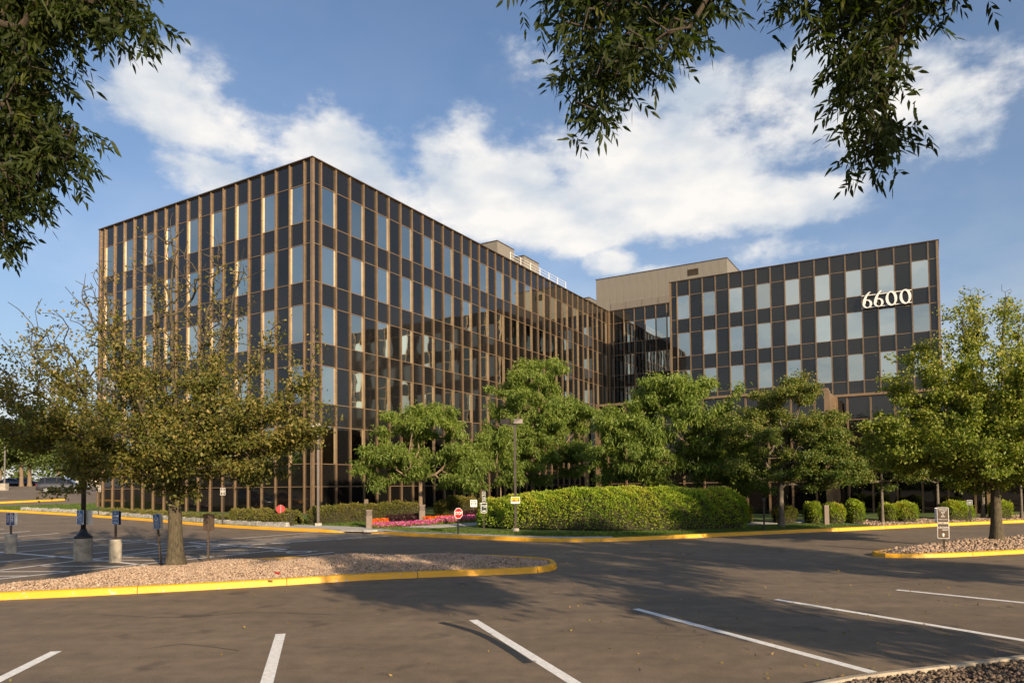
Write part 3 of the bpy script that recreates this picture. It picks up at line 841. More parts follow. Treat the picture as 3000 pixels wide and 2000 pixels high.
# ------------------------------------------------------------------ low front building (two storeys) before the wing
pav = empty('entrance_pavilion', (*AB(13.9, 14.08), .2), label='low two storey glass front building with bronze frames stepping out below the wing', cat='pavilion')
PVL = rows(8, 11)
facade(pav, AB(18, 11.36), dsv, 1, PVL, lambda b: False, .15, low=True, breaks=())
facade(pav, AB(13.9, 14.08), dsv, 10, PVL, lambda b: False, .15, low=True, breaks=())
facade(pav, AB(18.0, 29.24), dsv, 5, PVL, lambda b: False, .15, low=True, breaks=())
facade(pav, AB(22.0, 37.54), dsv, 14, PVL, lambda b: False, .15, low=True, breaks=())
def abp(name, a0, a1, b0, b1, z0, z1, mat): return abbox(name, a0, a1, b0, b1, z0, z1, mat, pav)
PT = LV[8]
abp('wall', 18.12, WA-.1, 11.5, 14.0, -.3, PT-.02, MT['dark_body'])
abp('wall', 14.02, WA-.11, 14.2, 29.1, -.3, PT-.03, MT['dark_body'])
abp('wall', 18.12, WA-.12, 29.12, 37.4, -.3, PT-.04, MT['dark_body'])
abp('wall', 22.12, WA-.13, 37.42, 58, -.3, PT-.05, MT['dark_body'])
def side_panels(a0, a1, b, zt2, out):
    n = 3
    for k in range(n):
        w = (a1-a0)/n; P = AB(a0+k*w, b)
        MB().box(.01, w-.01, -.05 if out > 0 else -.02, .02 if out > 0 else .05, 0, zt2-.15).obj('side_panel', MT['bronze'], pav, Vector((P[0], P[1], .15))-Vector(pav.location), (0, 0, rot_from(dr)))
side_panels(13.9, 18.0, 29.24, PT, 1); side_panels(18.0, 22.0, 37.54, PT, 1)
side_panels(13.9, 18.0, 14.08, PT, -1); side_panels(18, 26, 11.36, PT, -1)
for a, b0, b1 in ((18, 11.36, 14.08), (13.9, 14.08, 29.24), (18, 29.24, 37.54), (22, 37.54, 58)):
    P = AB(a, b0)
    MB().box(-.06, b1-b0+.06, -.24, .3, 0, .16).obj('coping', MT['bronze'], pav, Vector((P[0], P[1], PT))-Vector(pav.location), (0, 0, rot_from(dsv)))
    for b in (b0, b1):
        P = AB(a, b); MB().box(-.16, .16, -.22, .1, 0, PT-.1).obj('corner_post', MT['bronze'], pav, Vector((P[0], P[1], .1))-Vector(pav.location), (0, 0, rot_from(dsv)))
abp('roof', 14.2, WA-.15, 14.3, 29.0, PT-.02, PT+.02, MT['roof'])

# ------------------------------------------------------------------ painted markings and seams on the asphalt
def line_px(a, b, w=.10, name='parking_line', mat=None, ext=0.0):
    A, B = Vector(gp(*a)), Vector(gp(*b))
    d = (B-A).normalized()
    return strip_obj(name, [tuple(A), tuple(B+d*ext)], w, mat or MT['white_paint'], kind='structure')
for a, b in (((165,1907),(-30,2004)),((822,1856),(780,2004)),((1386,1815),(1690,2004)),((1862,1782.5),(2578,1974.5)),((2273,1755),(3030,1880)),((2627,1727),(3030,1768))):
    line_px(a, b, .145)
for a, b in (((-30,1552),(12,1548.5)),((-30,1564.5),(88,1555)),((-30,1577),(173,1561)),((-30,1590.5),(222,1571.5)),((-30,1606),(326,1577)),((50,1616.5),(458,1583)),
             ((-30,1624),(8,1621)),((-30,1648),(495,1600)),((-30,1673),(325,1630)),((325,1630),(632,1589)),((-30,1698),(455,1648)),((455,1648),(840,1608)),
             ((540,1589),(930,1558)),((600,1654.5),(978,1617)),((325,1631),(760,1593.5)),((760,1593.5),(1140,1569))):
    line_px(a, b, .125)
for a, b in (((-30,1614),(0,1616.5)),((0,1616.5),(330,1642.5)),((345,1646),(430,1655.5)),((548,1588),(836,1608))):
    line_px(a, b, .16)
hat = [((120,1657),(350,1658)),((-30,1674),(220,1673)),((-30,1687),(80,1686)),((240,1645),(330,1643)),((250,1641),(480,1640.5)),((350,1632),(600,1629)),((450,1621),(690,1619)),((455,1631),(610,1629.5)),
       ((600,1612),(760,1610)),((560,1620),(730,1618)),((580,1630),(640,1629.5)),((700,1602),(850,1601)),((620,1590.5),(900,1584)),((640,1586),(1000,1579)),((740,1580.5),(1060,1573.5)),((800,1575),(1090,1568)),((860,1570),(1060,1566)),((880,1566),(1010,1563)),((610,1594),(850,1591))]
for a, b in hat: line_px(a, b, .115, 'hatch_line')
def wheelchair(px, py, s, rz):
    x, y = gp(px, py); v = []; f = []
    def seg(P, w=.09):
        nonlocal v, f
        V, F = ribbon(P, w, lambda X, Y: np.zeros_like(X), 0, step=.08); b = len(v)
        v += [tuple(q) for q in V]; f += [tuple(int(b+i) for i in q) for q in F]
    seg([(.30*math.cos(t)-.05, .30*math.sin(t)-.25) for t in np.linspace(2.2, 6.0, 16)])
    seg([(-.12, .38), (-.10, -.05), (.18, -.05), (.32, -.45), (.45, -.42)]); seg([(-.1, .18), (.16, .18)])
    seg([(.09*math.cos(t)-.13, .09*math.sin(t)+.52) for t in np.linspace(0, 6.3, 12)], .08)
    c, s_ = math.cos(rz), math.sin(rz)
    v = [(x+s*(p[0]*c-p[1]*s_), y+s*(p[0]*s_+p[1]*c), 0) for p in v]
    v = [(p[0], p[1], float(zl(p[0], p[1]))+.006) for p in v]
    setp(add('wheelchair_symbol', mesh('wheelchair_symbol', v, f, MT['white_paint'])), kind='structure')
for px, py in ((862,1615),(600,1600),(478,1592),(375,1582)): wheelchair(px, py, 1.25, 1.0)
def seam(pts, w=.045):
    P = [gp(*p) for p in pts]; P = smooth_line(P, 2)
    strip_obj('tar_seam', P, w, MT['tar'], dz=.002, kind='structure', name_=None) if False else setp(strip_obj('tar_seam', P, w, MT['tar'], dz=.002), kind='structure')
seam([(890,1617),(1100,1613),(1400,1610),(1600,1607),(1760,1607)], .05)
seam([(1600,1607),(1640,1595),(1700,1598)], .05)
seam([(1866,1586),(1905,1590),(1908,1599)], .05); seam([(1300,1596),(1340,1604),(1400,1602)], .03)
seam([(2216,1598),(2290,1608),(2292,1619),(2278,1621)], .05); seam([(2190,1571),(2300,1588),(2420,1604)], .03)
seam([(1920,1623),(1930,1630),(2100,1640),(2230,1657),(2390,1658),(2600,1648)], .035)
seam([(0,1549),(200,1537),(500,1548),(760,1541)], .03); seam([(620,1557),(740,1549)], .03); seam([(1720,1600),(1740,1610),(1700,1622)], .02)
seam([(1250,1700),(1420,1712),(1640,1700),(1810,1712)], .022); seam([(300,1800),(560,1812),(700,1790),(980,1800)], .020)
seam([(1820,1850),(2000,1868),(2120,1850)], .018); seam([(2350,1700),(2500,1712),(2750,1690)], .024); seam([(420,1900),(520,1880),(700,1905)], .016)
strip_obj('tar_patch', smooth_line([gp(1291,1822),(gp(1400,1850)),(gp(1490,1900)),gp(1548,1941)], 2), .13, MT['tar'], dz=.002, kind='structure')

# sidewalk slabs --------------------------------------------------------------
def slabs(name, inner, width, f, mat, step=1.5, dz=.012, **kw):
    root = empty(name, (0, 0, 0), **kw)
    P = np.array(inner, float); s = np.r_[0, np.cumsum(np.linalg.norm(np.diff(P, axis=0), axis=1))]; n = max(1, int(round(s[-1]/step)))
    for k in range(n):
        t = np.linspace(s[-1]*k/n+.008, s[-1]*(k+1)/n-.008, 5)
        Q = np.stack([np.interp(t, s, P[:, 0]), np.interp(t, s, P[:, 1])], 1)
        T = np.stack([np.interp(t+.05, s, P[:, 0])-np.interp(t-.05, s, P[:, 0]), np.interp(t+.05, s, P[:, 1])-np.interp(t-.05, s, P[:, 1])], 1)
        T /= np.maximum(1e-6, np.linalg.norm(T, axis=1))[:, None]; Nn = np.stack([-T[:, 1], T[:, 0]], 1)
        wv = np.interp(t, [0, s[-1]], width) if isinstance(width, tuple) else np.full(5, width)
        V = []
        for o in (0, .25, .5, .75, 1):
            q = Q+Nn*(wv*o)[:, None]; V.append(np.c_[q, f(q[:, 0], q[:, 1])+dz])
        V = np.concatenate(V); F = []
        for r in range(4):
            for i in range(4): F.append((r*5+i, r*5+i+1, (r+1)*5+i+1, (r+1)*5+i))
        b = V.copy(); b[:, 2] -= .1; m_ = 25
        per = [0,1,2,3,4,9,14,19,24,23,22,21,20,15,10,5]
        V = np.concatenate([V, b]); F += [(per[(i+1) % 16], per[i], per[i]+m_, per[(i+1) % 16]+m_) for i in range(16)]
        add('slab', mesh('slab', V.tolist(), F, mat), root)
    return root
off = lambda P, o: [(p[0], p[1]+o) for p in P]
kw_ = smooth_line([K1[6], K1[7], K1[8], gp(1050,1561), K2[0], K2[1], K2[2], K2[3], K2[4], K2[5]], 1)
slabs('sidewalk', off(kw_, .17), (1.75, .55), zp, MT['sidewalk'], kind='structure')
slabs('footpath', [gq(1065, 1553), gq(1200, 1548), gq(1330, 1542), gq(1450, 1534), gq(1520, 1530)], 1.0, zp, MT['sidewalk'], dz=.016, kind='structure')
slabs('footpath', [gq(2180, 1537), gq(2330, 1531), gq(2480, 1524)], 1.0, zp, MT['sidewalk'], dz=.014, kind='structure')
# rock mulch strip along the right-hand kerb
xs_ = np.linspace(17.2, 40, 60); V = []
for x in xs_:
    k = float(yk(x))
    for d in (.16, .6, 1.2, 2.2, 3.4): V.append((x, k+d, float(zp(x, k+d))+.012))
i = (np.arange(59)[:, None]*5+np.arange(4)[None]).ravel()
setp(add('mulch_bed', mesh_np('mulch_bed', np.array(V), np.stack([i, i+5, i+6, i+1], 1), MT['gravel_bed'], True)), kind='structure')
n = 5200; X = R.uniform(17.3, 33, n); Yv_ = yk(X)+R.uniform(.2, 3.3, n)
stones('gravel', np.stack([X, Yv_, zp(X, Yv_)+.01], 1), .045, MT['stones_dim'], kind='stuff')

# ------------------------------------------------------------------ plants
def rnd_unit(n):
    v = R.normal(size=(n, 3)); return v/np.linalg.norm(v, axis=1)[:, None]
def leaf_mesh(name, P, D, Lf, Wd, mat, fold=.25, rich=False, droop=0.0, tint=None):
    """P (n,3) leaf feet, D (n,3) unit directions; rich = folded six-point blade, else a folded diamond"""
    n = len(P); Nn = rnd_unit(n); S = np.cross(D, Nn); S /= np.maximum(1e-6, np.linalg.norm(S, axis=1))[:, None]; Un = np.cross(S, D)
    Lf = np.broadcast_to(Lf, (n,))[:, None]; Wd = np.broadcast_to(Wd, (n,))[:, None]
    dz = np.zeros((n, 3)); dz[:, 2] = -droop
    if tint is None: tint = R.beta(2, 2, n)
    if rich:
        p0 = P; p3 = P+D*Lf+dz*Lf
        m1 = P+D*Lf*.35+dz*Lf*.1-Un*Wd*fold*.5; m2 = P+D*Lf*.7+dz*Lf*.45-Un*Wd*fold*.4
        V = np.stack([p0, P+D*Lf*.33+S*Wd*.5, P+D*Lf*.68+S*Wd*.36+dz*Lf*.4, p3, P+D*Lf*.68-S*Wd*.36+dz*Lf*.4, P+D*Lf*.33-S*Wd*.5, m1, m2], 1)
        Fb = np.array([(0,6,1),(1,6,2),(6,7,2),(2,7,3),(0,5,6),(5,4,6),(6,4,7),(4,3,7)]); k = 8
    else:
        V = np.stack([P, P+D*Lf*.45+S*Wd*.5+Un*Wd*fold, P+D*Lf+dz*Lf, P+D*Lf*.45-S*Wd*.5+Un*Wd*fold], 1)
        Fb = np.array([(0,1,2),(0,2,3)]); k = 4
    F = (Fb[None]+k*np.arange(n)[:, None, None]).reshape(-1, 3)
    return mesh_np(name, V.reshape(-1, 3), F, mat, False, np.repeat(tint, len(Fb)))
def tubes_np(P0, P1, r0, r1, k):
    D = P1-P0; Ln = np.linalg.norm(D, axis=1); D = D/np.maximum(Ln, 1e-6)[:, None]
    ref = np.where(np.abs(D[:, 2:3]) < .9, np.array([[0, 0, 1.]]), np.array([[1., 0, 0]]))
    A = np.cross(D, ref); A /= np.linalg.norm(A, axis=1)[:, None]; B = np.cross(D, A)
    an = 2*np.pi*np.arange(k)/k
    ring_ = A[:, None]*np.cos(an)[None, :, None]+B[:, None]*np.sin(an)[None, :, None]
    V = np.concatenate([P0[:, None]+ring_*r0[:, None, None], P1[:, None]+ring_*r1[:, None, None]], 1)
    n = len(P0); i = np.arange(k); Fb = np.stack([i, (i+1) % k, k+(i+1) % k, k+i], 1)
    return V.reshape(-1, 3), (Fb[None]+2*k*np.arange(n)[:, None, None]).reshape(-1, 4)
def skeleton(trunk, tips, start, r_tip=.006, expn=2.3, wobble=.05, rise=.25, rootbias=.35, dropcost=.8, limbs=None):
    """grow branches from a trunk polyline to the given tip points"""
    T = resample3(trunk, .35); n0 = len(T)
    cap = n0+len(tips)*9+600
    Pn = np.zeros((cap, 3)); par = np.full(cap, -1); dist = np.zeros(cap); ok = np.zeros(cap, bool)
    Pn[:n0] = T; par[1:n0] = np.arange(n0-1); dist[:n0] = np.r_[0, np.cumsum(np.linalg.norm(np.diff(T, axis=0), axis=1))]
    ok[:n0] = T[:, 2] >= start; n = n0
    for Lm in (limbs or []):
        Q = resample3(Lm, .3); Q[1:-1] += R.normal(0, .035, Q[1:-1].shape)
        prev = int(np.argmin(np.linalg.norm(Pn[:n0]-Q[0], axis=1)))
        for q in Q[1:]:
            if n >= cap-len(tips)*8: break
            Pn[n] = q; par[n] = prev; dist[n] = dist[prev]+np.linalg.norm(q-Pn[prev]); ok[n] = True; prev = n; n += 1
    order = np.argsort(np.linalg.norm(tips-T[ok[:n0]][0], axis=1))
    tipid = []
    for ti in order:
        t = tips[ti]; d = np.linalg.norm(Pn[:n]-t, axis=1)
        cost = np.where(ok[:n], d+rootbias*dist[:n]*.5, 1e9)
        # branches prefer to climb outwards
        cost = cost+np.where(Pn[:n, 2] > t[2]+.1, (Pn[:n, 2]-t[2])*dropcost, 0)
        p = int(np.argmin(cost)); dd = d[p]; k = int(min(8, max(1, round(dd/.32))))
        pdir = Pn[p]-Pn[par[p]] if par[p] >= 0 else np.array([0, 0, 1.]); pdir = pdir/max(1e-6, np.linalg.norm(pdir))
        c = Pn[p]+(pdir*.30+(t-Pn[p])/max(dd, 1e-6)*.25+np.array([0, 0, rise*.3]))*dd
        prev = p
        for j in range(1, k+1):
            u = j/k; q = (1-u)**2*Pn[p]+2*u*(1-u)*c+u*u*t
            if j < k: q = q+R.normal(0, wobble*min(1, dd*.4), 3)
            Pn[n] = q; par[n] = prev; dist[n] = dist[prev]+np.linalg.norm(q-Pn[prev]); ok[n] = True; prev = n; n += 1
        tipid.append(prev)
    Pn, par = Pn[:n], par[:n]
    rad = np.zeros(n); rad[tipid] = r_tip**expn
    for i in range(n-1, 0, -1):
        if rad[i] == 0: rad[i] = r_tip**expn
        rad[par[i]] += rad[i]
    rad = rad**(1/expn)
    return Pn, par, rad, n0, np.array(tipid)
def resample3(P, step):
    P = np.array(P, float); s = np.r_[0, np.cumsum(np.linalg.norm(np.diff(P, axis=0), axis=1))]
    t = np.linspace(0, s[-1], max(3, int(s[-1]/step)+1))
    return np.stack([np.interp(t, s, P[:, k]) for k in range(3)], 1)
def clustered(blobs, n, nc, sp):
    C = blob_points(blobs, nc); i = R.integers(0, nc, n); k = R.uniform(.6, 1.5, nc)[i][:, None]
    return C[i]+R.normal(0, 1, (n, 3))*np.array([sp, sp, sp*.42])*k
def blob_points(blobs, n, shell=.55):
    wts = np.array([b[3]*b[4]*b[5]*(b[6] if len(b) > 6 else 1) for b in blobs]); wts = wts/wts.sum()
    idx = R.choice(len(blobs), n, p=wts); u = rnd_unit(n); r = R.uniform(0, 1, n)**(1/3); r = shell*np.maximum(r, .0)+(1-shell)*r if False else r**(1-shell*.6)
    b = np.array([bb[:6] for bb in blobs])[idx]
    return b[:, :3]+u*r[:, None]*b[:, 3:6]
def branch_mesh(Pn, par, rad, n0, r_base, bark, flare=1.5):
    i = np.arange(1, len(Pn)); p = par[i]
    r0 = np.minimum(rad[p], rad[i]*1.3); r1 = rad[i].copy()
    sc = r_base/rad[0]; tr = i < n0
    r0 = r0*np.where(r0 > .02, sc, 1) if sc < 1 else r0*sc**.5; r1 = r1*np.where(r1 > .02, sc, 1) if sc < 1 else r1*sc**.5
    Vs, Fs, o = [], [], 0
    big = ~tr & (r1 > .018)
    for m_, k in ((big, 6), (~tr & ~big, 3)):
        if m_.any():
            V, F = tubes_np(Pn[p[m_]], Pn[i[m_]], r0[m_], r1[m_], k); Vs.append(V); Fs.append(F+o); o += len(V)
    # the trunk as one continuous skin
    T = Pn[:n0]; z = np.linspace(0, 1, n0); rt = r_base*(1-.45*z); rt[0] *= flare; 
    if n0 > 2: rt[1] *= 1+(flare-1)*.25
    rt[-1] = max(rad[n0-1]*.9, r_base*.25)
    k = 14; an = 2*np.pi*np.arange(k)/k
    V = np.concatenate([np.c_[T[j, 0]+rt[j]*np.cos(an)*(1+.06*np.sin(3*an+j*.3)), T[j, 1]+rt[j]*np.sin(an)*(1+.06*np.sin(2*an+1)), np.full(k, T[j, 2])] for j in range(n0)])
    ii = np.arange(k); F = np.concatenate([np.stack([j*k+ii, j*k+(ii+1) % k, (j+1)*k+(ii+1) % k, (j+1)*k+ii], 1) for j in range(n0-1)])
    Vs.append(V); Fs.append(F+o)
    return mesh_np('trunk', np.concatenate(Vs), np.concatenate(Fs), bark, True)
def tree(name, label, base, top, blobs, ntips, nleaf, Lf, Wd, leafmat, bark, r_base, start, cat='tree', spread=.22, rich=False, droop=.2, group=None,
         rise=.25, lean=(0, 0), bare=0, r_tip=.006, down=.3, trunk=None, frame_cull=False, dense_low=False, fold=.25, wobble=.05, tip_filter=None, clusters=0, csp=.35, limbs=None, limbtips=0, onbed=None):
    if onbed is None: onbed = name in ('locust_tree', 'crabapple_tree')
    if onbed: base = (base[0], base[1], float(zp(base[0], base[1])))
    root = empty(name, base, label=label, cat=cat, group=group)
    B = np.array(base, float)
    trunk = trunk or [(0, 0, -.15), (lean[0]*.3, lean[1]*.3, top*.3), (lean[0]*.6, lean[1]*.6, top*.6), (lean[0], lean[1], top)]
    tips = clustered(blobs, ntips, clusters, csp) if clusters else blob_points(blobs, ntips)
    if tip_filter is not None: tips = tips[tip_filter(tips)]
    if limbs:
        ex = []
        for Lm in limbs:
            Q = resample3(Lm, .12); u_ = R.beta(1.5, 1.0, limbtips//len(limbs)); k = (.25+.75*u_*len(Q)*0+u_)[:, None]; q_ = Q[(u_*(len(Q)-1)).astype(int)]
            ex.append(q_+R.normal(0, 1, q_.shape)*np.array([.36, .36, .30])*(.45+.75*(1-u_[:, None]))+np.array([0, 0, .15]))
        tips = np.concatenate([tips]+ex)
    tips = tips[tips[:, 2] > start*.7]
    Pn, par, rad, n0, tid = skeleton(trunk, tips, start, r_tip, rise=rise, wobble=wobble, limbs=limbs)
    add('trunk', branch_mesh(Pn, par, rad, n0, r_base, bark), root)
    # leaves ride on the thin branches near the tips
    thin = np.where((rad < r_tip*3.2) & (np.arange(len(rad)) >= n0))[0]
    if bare > 0:
        zz_ = Pn[:, 2].max(); keep = R.uniform(0, 1, len(thin)) > bare*sst((Pn[thin, 2]-zz_*.5)/(zz_*.45)); thin = thin[keep]
    if dense_low:
        zz = Pn[thin, 2]; hz_ = (zz-zz.min())/(zz.max()-zz.min()); w = np.clip(1.75-1.45*hz_, .10, 2) if bare < .6 else np.clip(1.6-2.2*hz_, .15, 2); w /= w.sum()
        src = thin[R.choice(len(thin), nleaf, p=w)]
    else: src = thin[R.integers(0, len(thin), nleaf)]
    u = R.uniform(0, 1, nleaf)[:, None]
    Q = Pn[src]*u+Pn[par[src]]*(1-u)+R.normal(0, spread, (nleaf, 3))*np.array([1, 1, .65])
    D = rnd_unit(nleaf); D[:, 2] -= down; D /= np.linalg.norm(D, axis=1)[:, None]
    cl = np.sin(Q[:, 0]*2.3+1)*np.sin(Q[:, 1]*2.1)*np.sin(Q[:, 2]*2.6+2)
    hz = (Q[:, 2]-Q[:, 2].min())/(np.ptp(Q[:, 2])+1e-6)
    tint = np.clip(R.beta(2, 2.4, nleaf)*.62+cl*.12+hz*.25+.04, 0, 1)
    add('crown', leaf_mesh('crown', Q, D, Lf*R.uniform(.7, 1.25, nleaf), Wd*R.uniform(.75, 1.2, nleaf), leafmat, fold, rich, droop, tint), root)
    return root
def at(px, Y): # ground point under a photo column at distance Y
    return (float((px-1500)/FPX*Y), float(Y))
def zof(py, Y): return CAM_H+(1423.6-py)*Y/FPX

# 1 big thinning linden on the left island
def fan(specs, z0=1.9, out=.55):
    Lm = []
    for (x, y, z) in specs:
        zz = z0+R.uniform(0, .8)
        Lm.append([(0, 0, zz), (x*.28, y*.28, zz+(z-zz)*.20), (x*out, y*out, zz+(z-zz)*.46), (x*.82, y*.82, zz+(z-zz)*.76), (x, y, z)])
    return Lm
tx, ty = at(515, 18.6)
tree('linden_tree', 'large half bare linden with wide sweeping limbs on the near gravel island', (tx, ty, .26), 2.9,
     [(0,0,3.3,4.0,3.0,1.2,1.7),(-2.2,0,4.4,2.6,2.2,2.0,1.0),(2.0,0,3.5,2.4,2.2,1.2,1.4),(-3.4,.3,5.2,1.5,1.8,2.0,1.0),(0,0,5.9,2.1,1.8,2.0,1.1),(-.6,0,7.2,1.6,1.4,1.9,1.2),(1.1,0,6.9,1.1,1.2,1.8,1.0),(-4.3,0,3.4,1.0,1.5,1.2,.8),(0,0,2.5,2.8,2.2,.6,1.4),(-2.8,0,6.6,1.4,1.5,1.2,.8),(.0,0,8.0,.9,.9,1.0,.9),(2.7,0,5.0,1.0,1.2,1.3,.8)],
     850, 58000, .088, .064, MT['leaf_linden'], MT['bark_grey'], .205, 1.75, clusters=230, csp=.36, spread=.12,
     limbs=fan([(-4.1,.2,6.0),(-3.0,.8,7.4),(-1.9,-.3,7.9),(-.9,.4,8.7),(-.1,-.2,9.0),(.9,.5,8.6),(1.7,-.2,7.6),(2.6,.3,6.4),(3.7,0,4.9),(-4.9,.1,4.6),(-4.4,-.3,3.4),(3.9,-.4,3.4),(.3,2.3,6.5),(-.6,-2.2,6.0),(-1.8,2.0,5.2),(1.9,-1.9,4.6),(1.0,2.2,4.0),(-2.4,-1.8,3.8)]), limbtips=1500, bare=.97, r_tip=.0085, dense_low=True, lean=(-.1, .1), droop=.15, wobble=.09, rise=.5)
# 2 locusts before the court face
tree('locust_tree', 'small feathery locust tree beside the flower bed before the long face', (*at(1231, 39.2), .42), 3.4,
     [(0,0,4.2,2.6,2.0,1.9),(-1.9,0,2.9,1.5,1.3,1.2),(1.9,0,3.0,1.7,1.4,1.5),(.2,0,5.6,1.6,1.3,1.0),(-.8,0,5.4,1.2,1.2,.9),(2.3,.0,1.9,1.2,1.0,.8)],
     520, 36000, .19, .060, MT['leaf_locust'], MT['bark_locust'], .13, 1.7, spread=.16, droop=.35, down=.45, clusters=85, csp=.36)
tree('locust_tree', 'tallest locust tree rising before the inner corner of the block', (*at(1560, 46), .5), 5.5,
     [(0,0,6.3,3.0,2.2,2.6),(-2.0,0,5.2,1.9,1.6,1.7),(1.9,0,5.8,2.2,1.8,1.9),(.4,0,8.6,1.7,1.4,1.5),(.9,0,9.2,1.0,1.0,1.1),(-2.4,0,3.2,1.7,1.3,1.0),(0,0,3.6,3.0,1.6,1.5,1.4),(2.7,0,6.4,1.4,1.2,1.4),(2.4,0,3.2,1.9,1.4,1.3,1.3)],
     760, 64000, .20, .064, MT['leaf_locust'], MT['bark_locust'], .17, 2.2, spread=.17, droop=.35, down=.45, clusters=140, csp=.40)
tree('locust_tree', 'young pale stemmed locust tree just behind the left end of the big hedge', (*at(1466, 41), .45), 2.2,
     [(0,0,3.2,1.3,1.1,1.2),(.8,0,2.6,1.1,.9,.8),(-.6,0,4.2,.9,.8,.7),(.3,0,4.8,1.4,.8,.9)],
     140, 8000, .20, .06, MT['leaf_locust'], MT['bark_locust'], .06, 1.3, spread=.16, droop=.35, down=.4, clusters=22, csp=.3)
cx_, cy_ = at(1975, 36.5)
tree('locust_tree', 'broad many stemmed locust tree standing behind the middle of the big hedge', (cx_, cy_, .3), 2.6,
     [(0,0,4.7,3.3,2.2,2.3,1.3),(0,-.6,3.2,2.6,1.5,1.5,1.5),(-2.3,0,4.0,1.9,1.6,1.6),(2.2,0,4.4,2.0,1.7,1.8),(.1,0,6.4,2.0,1.5,1.4),(1.0,0,7.0,1.0,1.0,.9),(-1.0,0,6.5,1.0,1.0,.9),(-2.5,0,2.4,1.3,1.2,.8),(2.9,0,2.6,1.5,1.2,1.2),(3.2,-.3,1.8,1.0,1.0,.7),(-3.3,0,5.2,.8,.8,.5)],
     860, 68000, .19, .060, MT['leaf_locust'], MT['bark_locust'], .17, 1.0, spread=.16, droop=.35, down=.45, clusters=150, csp=.38)
tree('crabapple_tree', 'tall browning crab apple with a pale trunk right of the big hedge', (*at(2286, 33.4), .3), 2.6,
     [(0,0,4.0,2.9,1.9,1.8),(1.6,-.4,2.9,1.9,1.3,1.1,1.3),(-1.6,0,4.4,1.4,1.3,1.3),(1.7,0,4.3,1.5,1.3,1.3),(.4,0,6.0,1.3,1.2,1.1),(-.9,0,5.7,.9,.9,1.0),(1.0,0,6.1,.7,.7,1.0),(2.0,0,3.0,1.0,1.0,.8),(-.4,0,2.8,2.0,1.4,.7)],
     860, 78000, .095, .066, MT['leaf_crab'], MT['bark_crab'], .15, 1.6, spread=.13, droop=.1, clusters=95, csp=.30)
tree('crabapple_tree', 'small wide forked crab apple left of the clipped square shrub row', (*at(2581, 36), .3), 3.6,
     [(0,0,3.1,2.2,1.5,1.2),(-1.3,0,2.6,1.3,.9,.8),(1.1,0,2.6,1.1,.9,.6),(.2,0,3.6,1.0,.9,.6)],
     420, 26000, .10, .07, MT['leaf_crab'], MT['bark_crab'], .085, .75, spread=.13, droop=.1, clusters=40, csp=.25)
tree('crabapple_tree', 'forked crab apple trunk behind the brown two panel arrow sign', (*at(2744, 38.6), .3), 3.8,
     [(0,0,3.4,2.5,1.5,1.4),(.9,0,2.8,1.6,1.0,.8)], 380, 24000, .10, .07, MT['leaf_crab'], MT['bark_crab'], .09, .8, spread=.16)
tree('crabapple_tree', 'crab apple at the right edge behind the kerb with leaning twin stems', (*at(2988, 39), .3), 3.9,
     [(0,0,3.4,2.5,1.5,1.3),(-.9,0,2.9,1.6,1.0,.8)], 380, 22000, .10, .07, MT['leaf_crab'], MT['bark_crab'], .08, .7, spread=.16)
tree('crabapple_tree', 'slim crab apple trunk seen just left of the right island linden', (*at(2876, 39.4), .3), 4.0,
     [(0,0,3.6,2.5,1.4,1.3)], 340, 20000, .10, .07, MT['leaf_crab'], MT['bark_crab'], .11, 1.5, spread=.16)
# right island linden
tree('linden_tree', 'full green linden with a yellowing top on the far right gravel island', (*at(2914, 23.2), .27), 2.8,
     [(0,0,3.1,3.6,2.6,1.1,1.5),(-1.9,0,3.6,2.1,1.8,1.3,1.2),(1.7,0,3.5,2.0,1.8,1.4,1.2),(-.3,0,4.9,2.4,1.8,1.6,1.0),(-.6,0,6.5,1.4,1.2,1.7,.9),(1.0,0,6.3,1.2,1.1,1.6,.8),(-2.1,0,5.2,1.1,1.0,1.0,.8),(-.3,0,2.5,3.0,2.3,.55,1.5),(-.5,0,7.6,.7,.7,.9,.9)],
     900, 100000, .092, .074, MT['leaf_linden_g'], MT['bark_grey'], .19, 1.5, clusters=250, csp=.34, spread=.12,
     limbs=fan([(-3.0,.2,5.0),(-2.0,.5,6.4),(-1.1,-.2,7.5),(-.4,.3,8.3),(.4,-.2,8.1),(1.3,.4,7.4),(2.1,0,6.2),(3.1,0,4.9),(.2,2.0,6.0),(-.3,-2.0,5.6),(-3.6,0,3.6),(3.6,.2,3.6)], 1.7), limbtips=1100, bare=.4, dense_low=True, r_tip=.0055, droop=.15, wobble=.07, rise=.45)

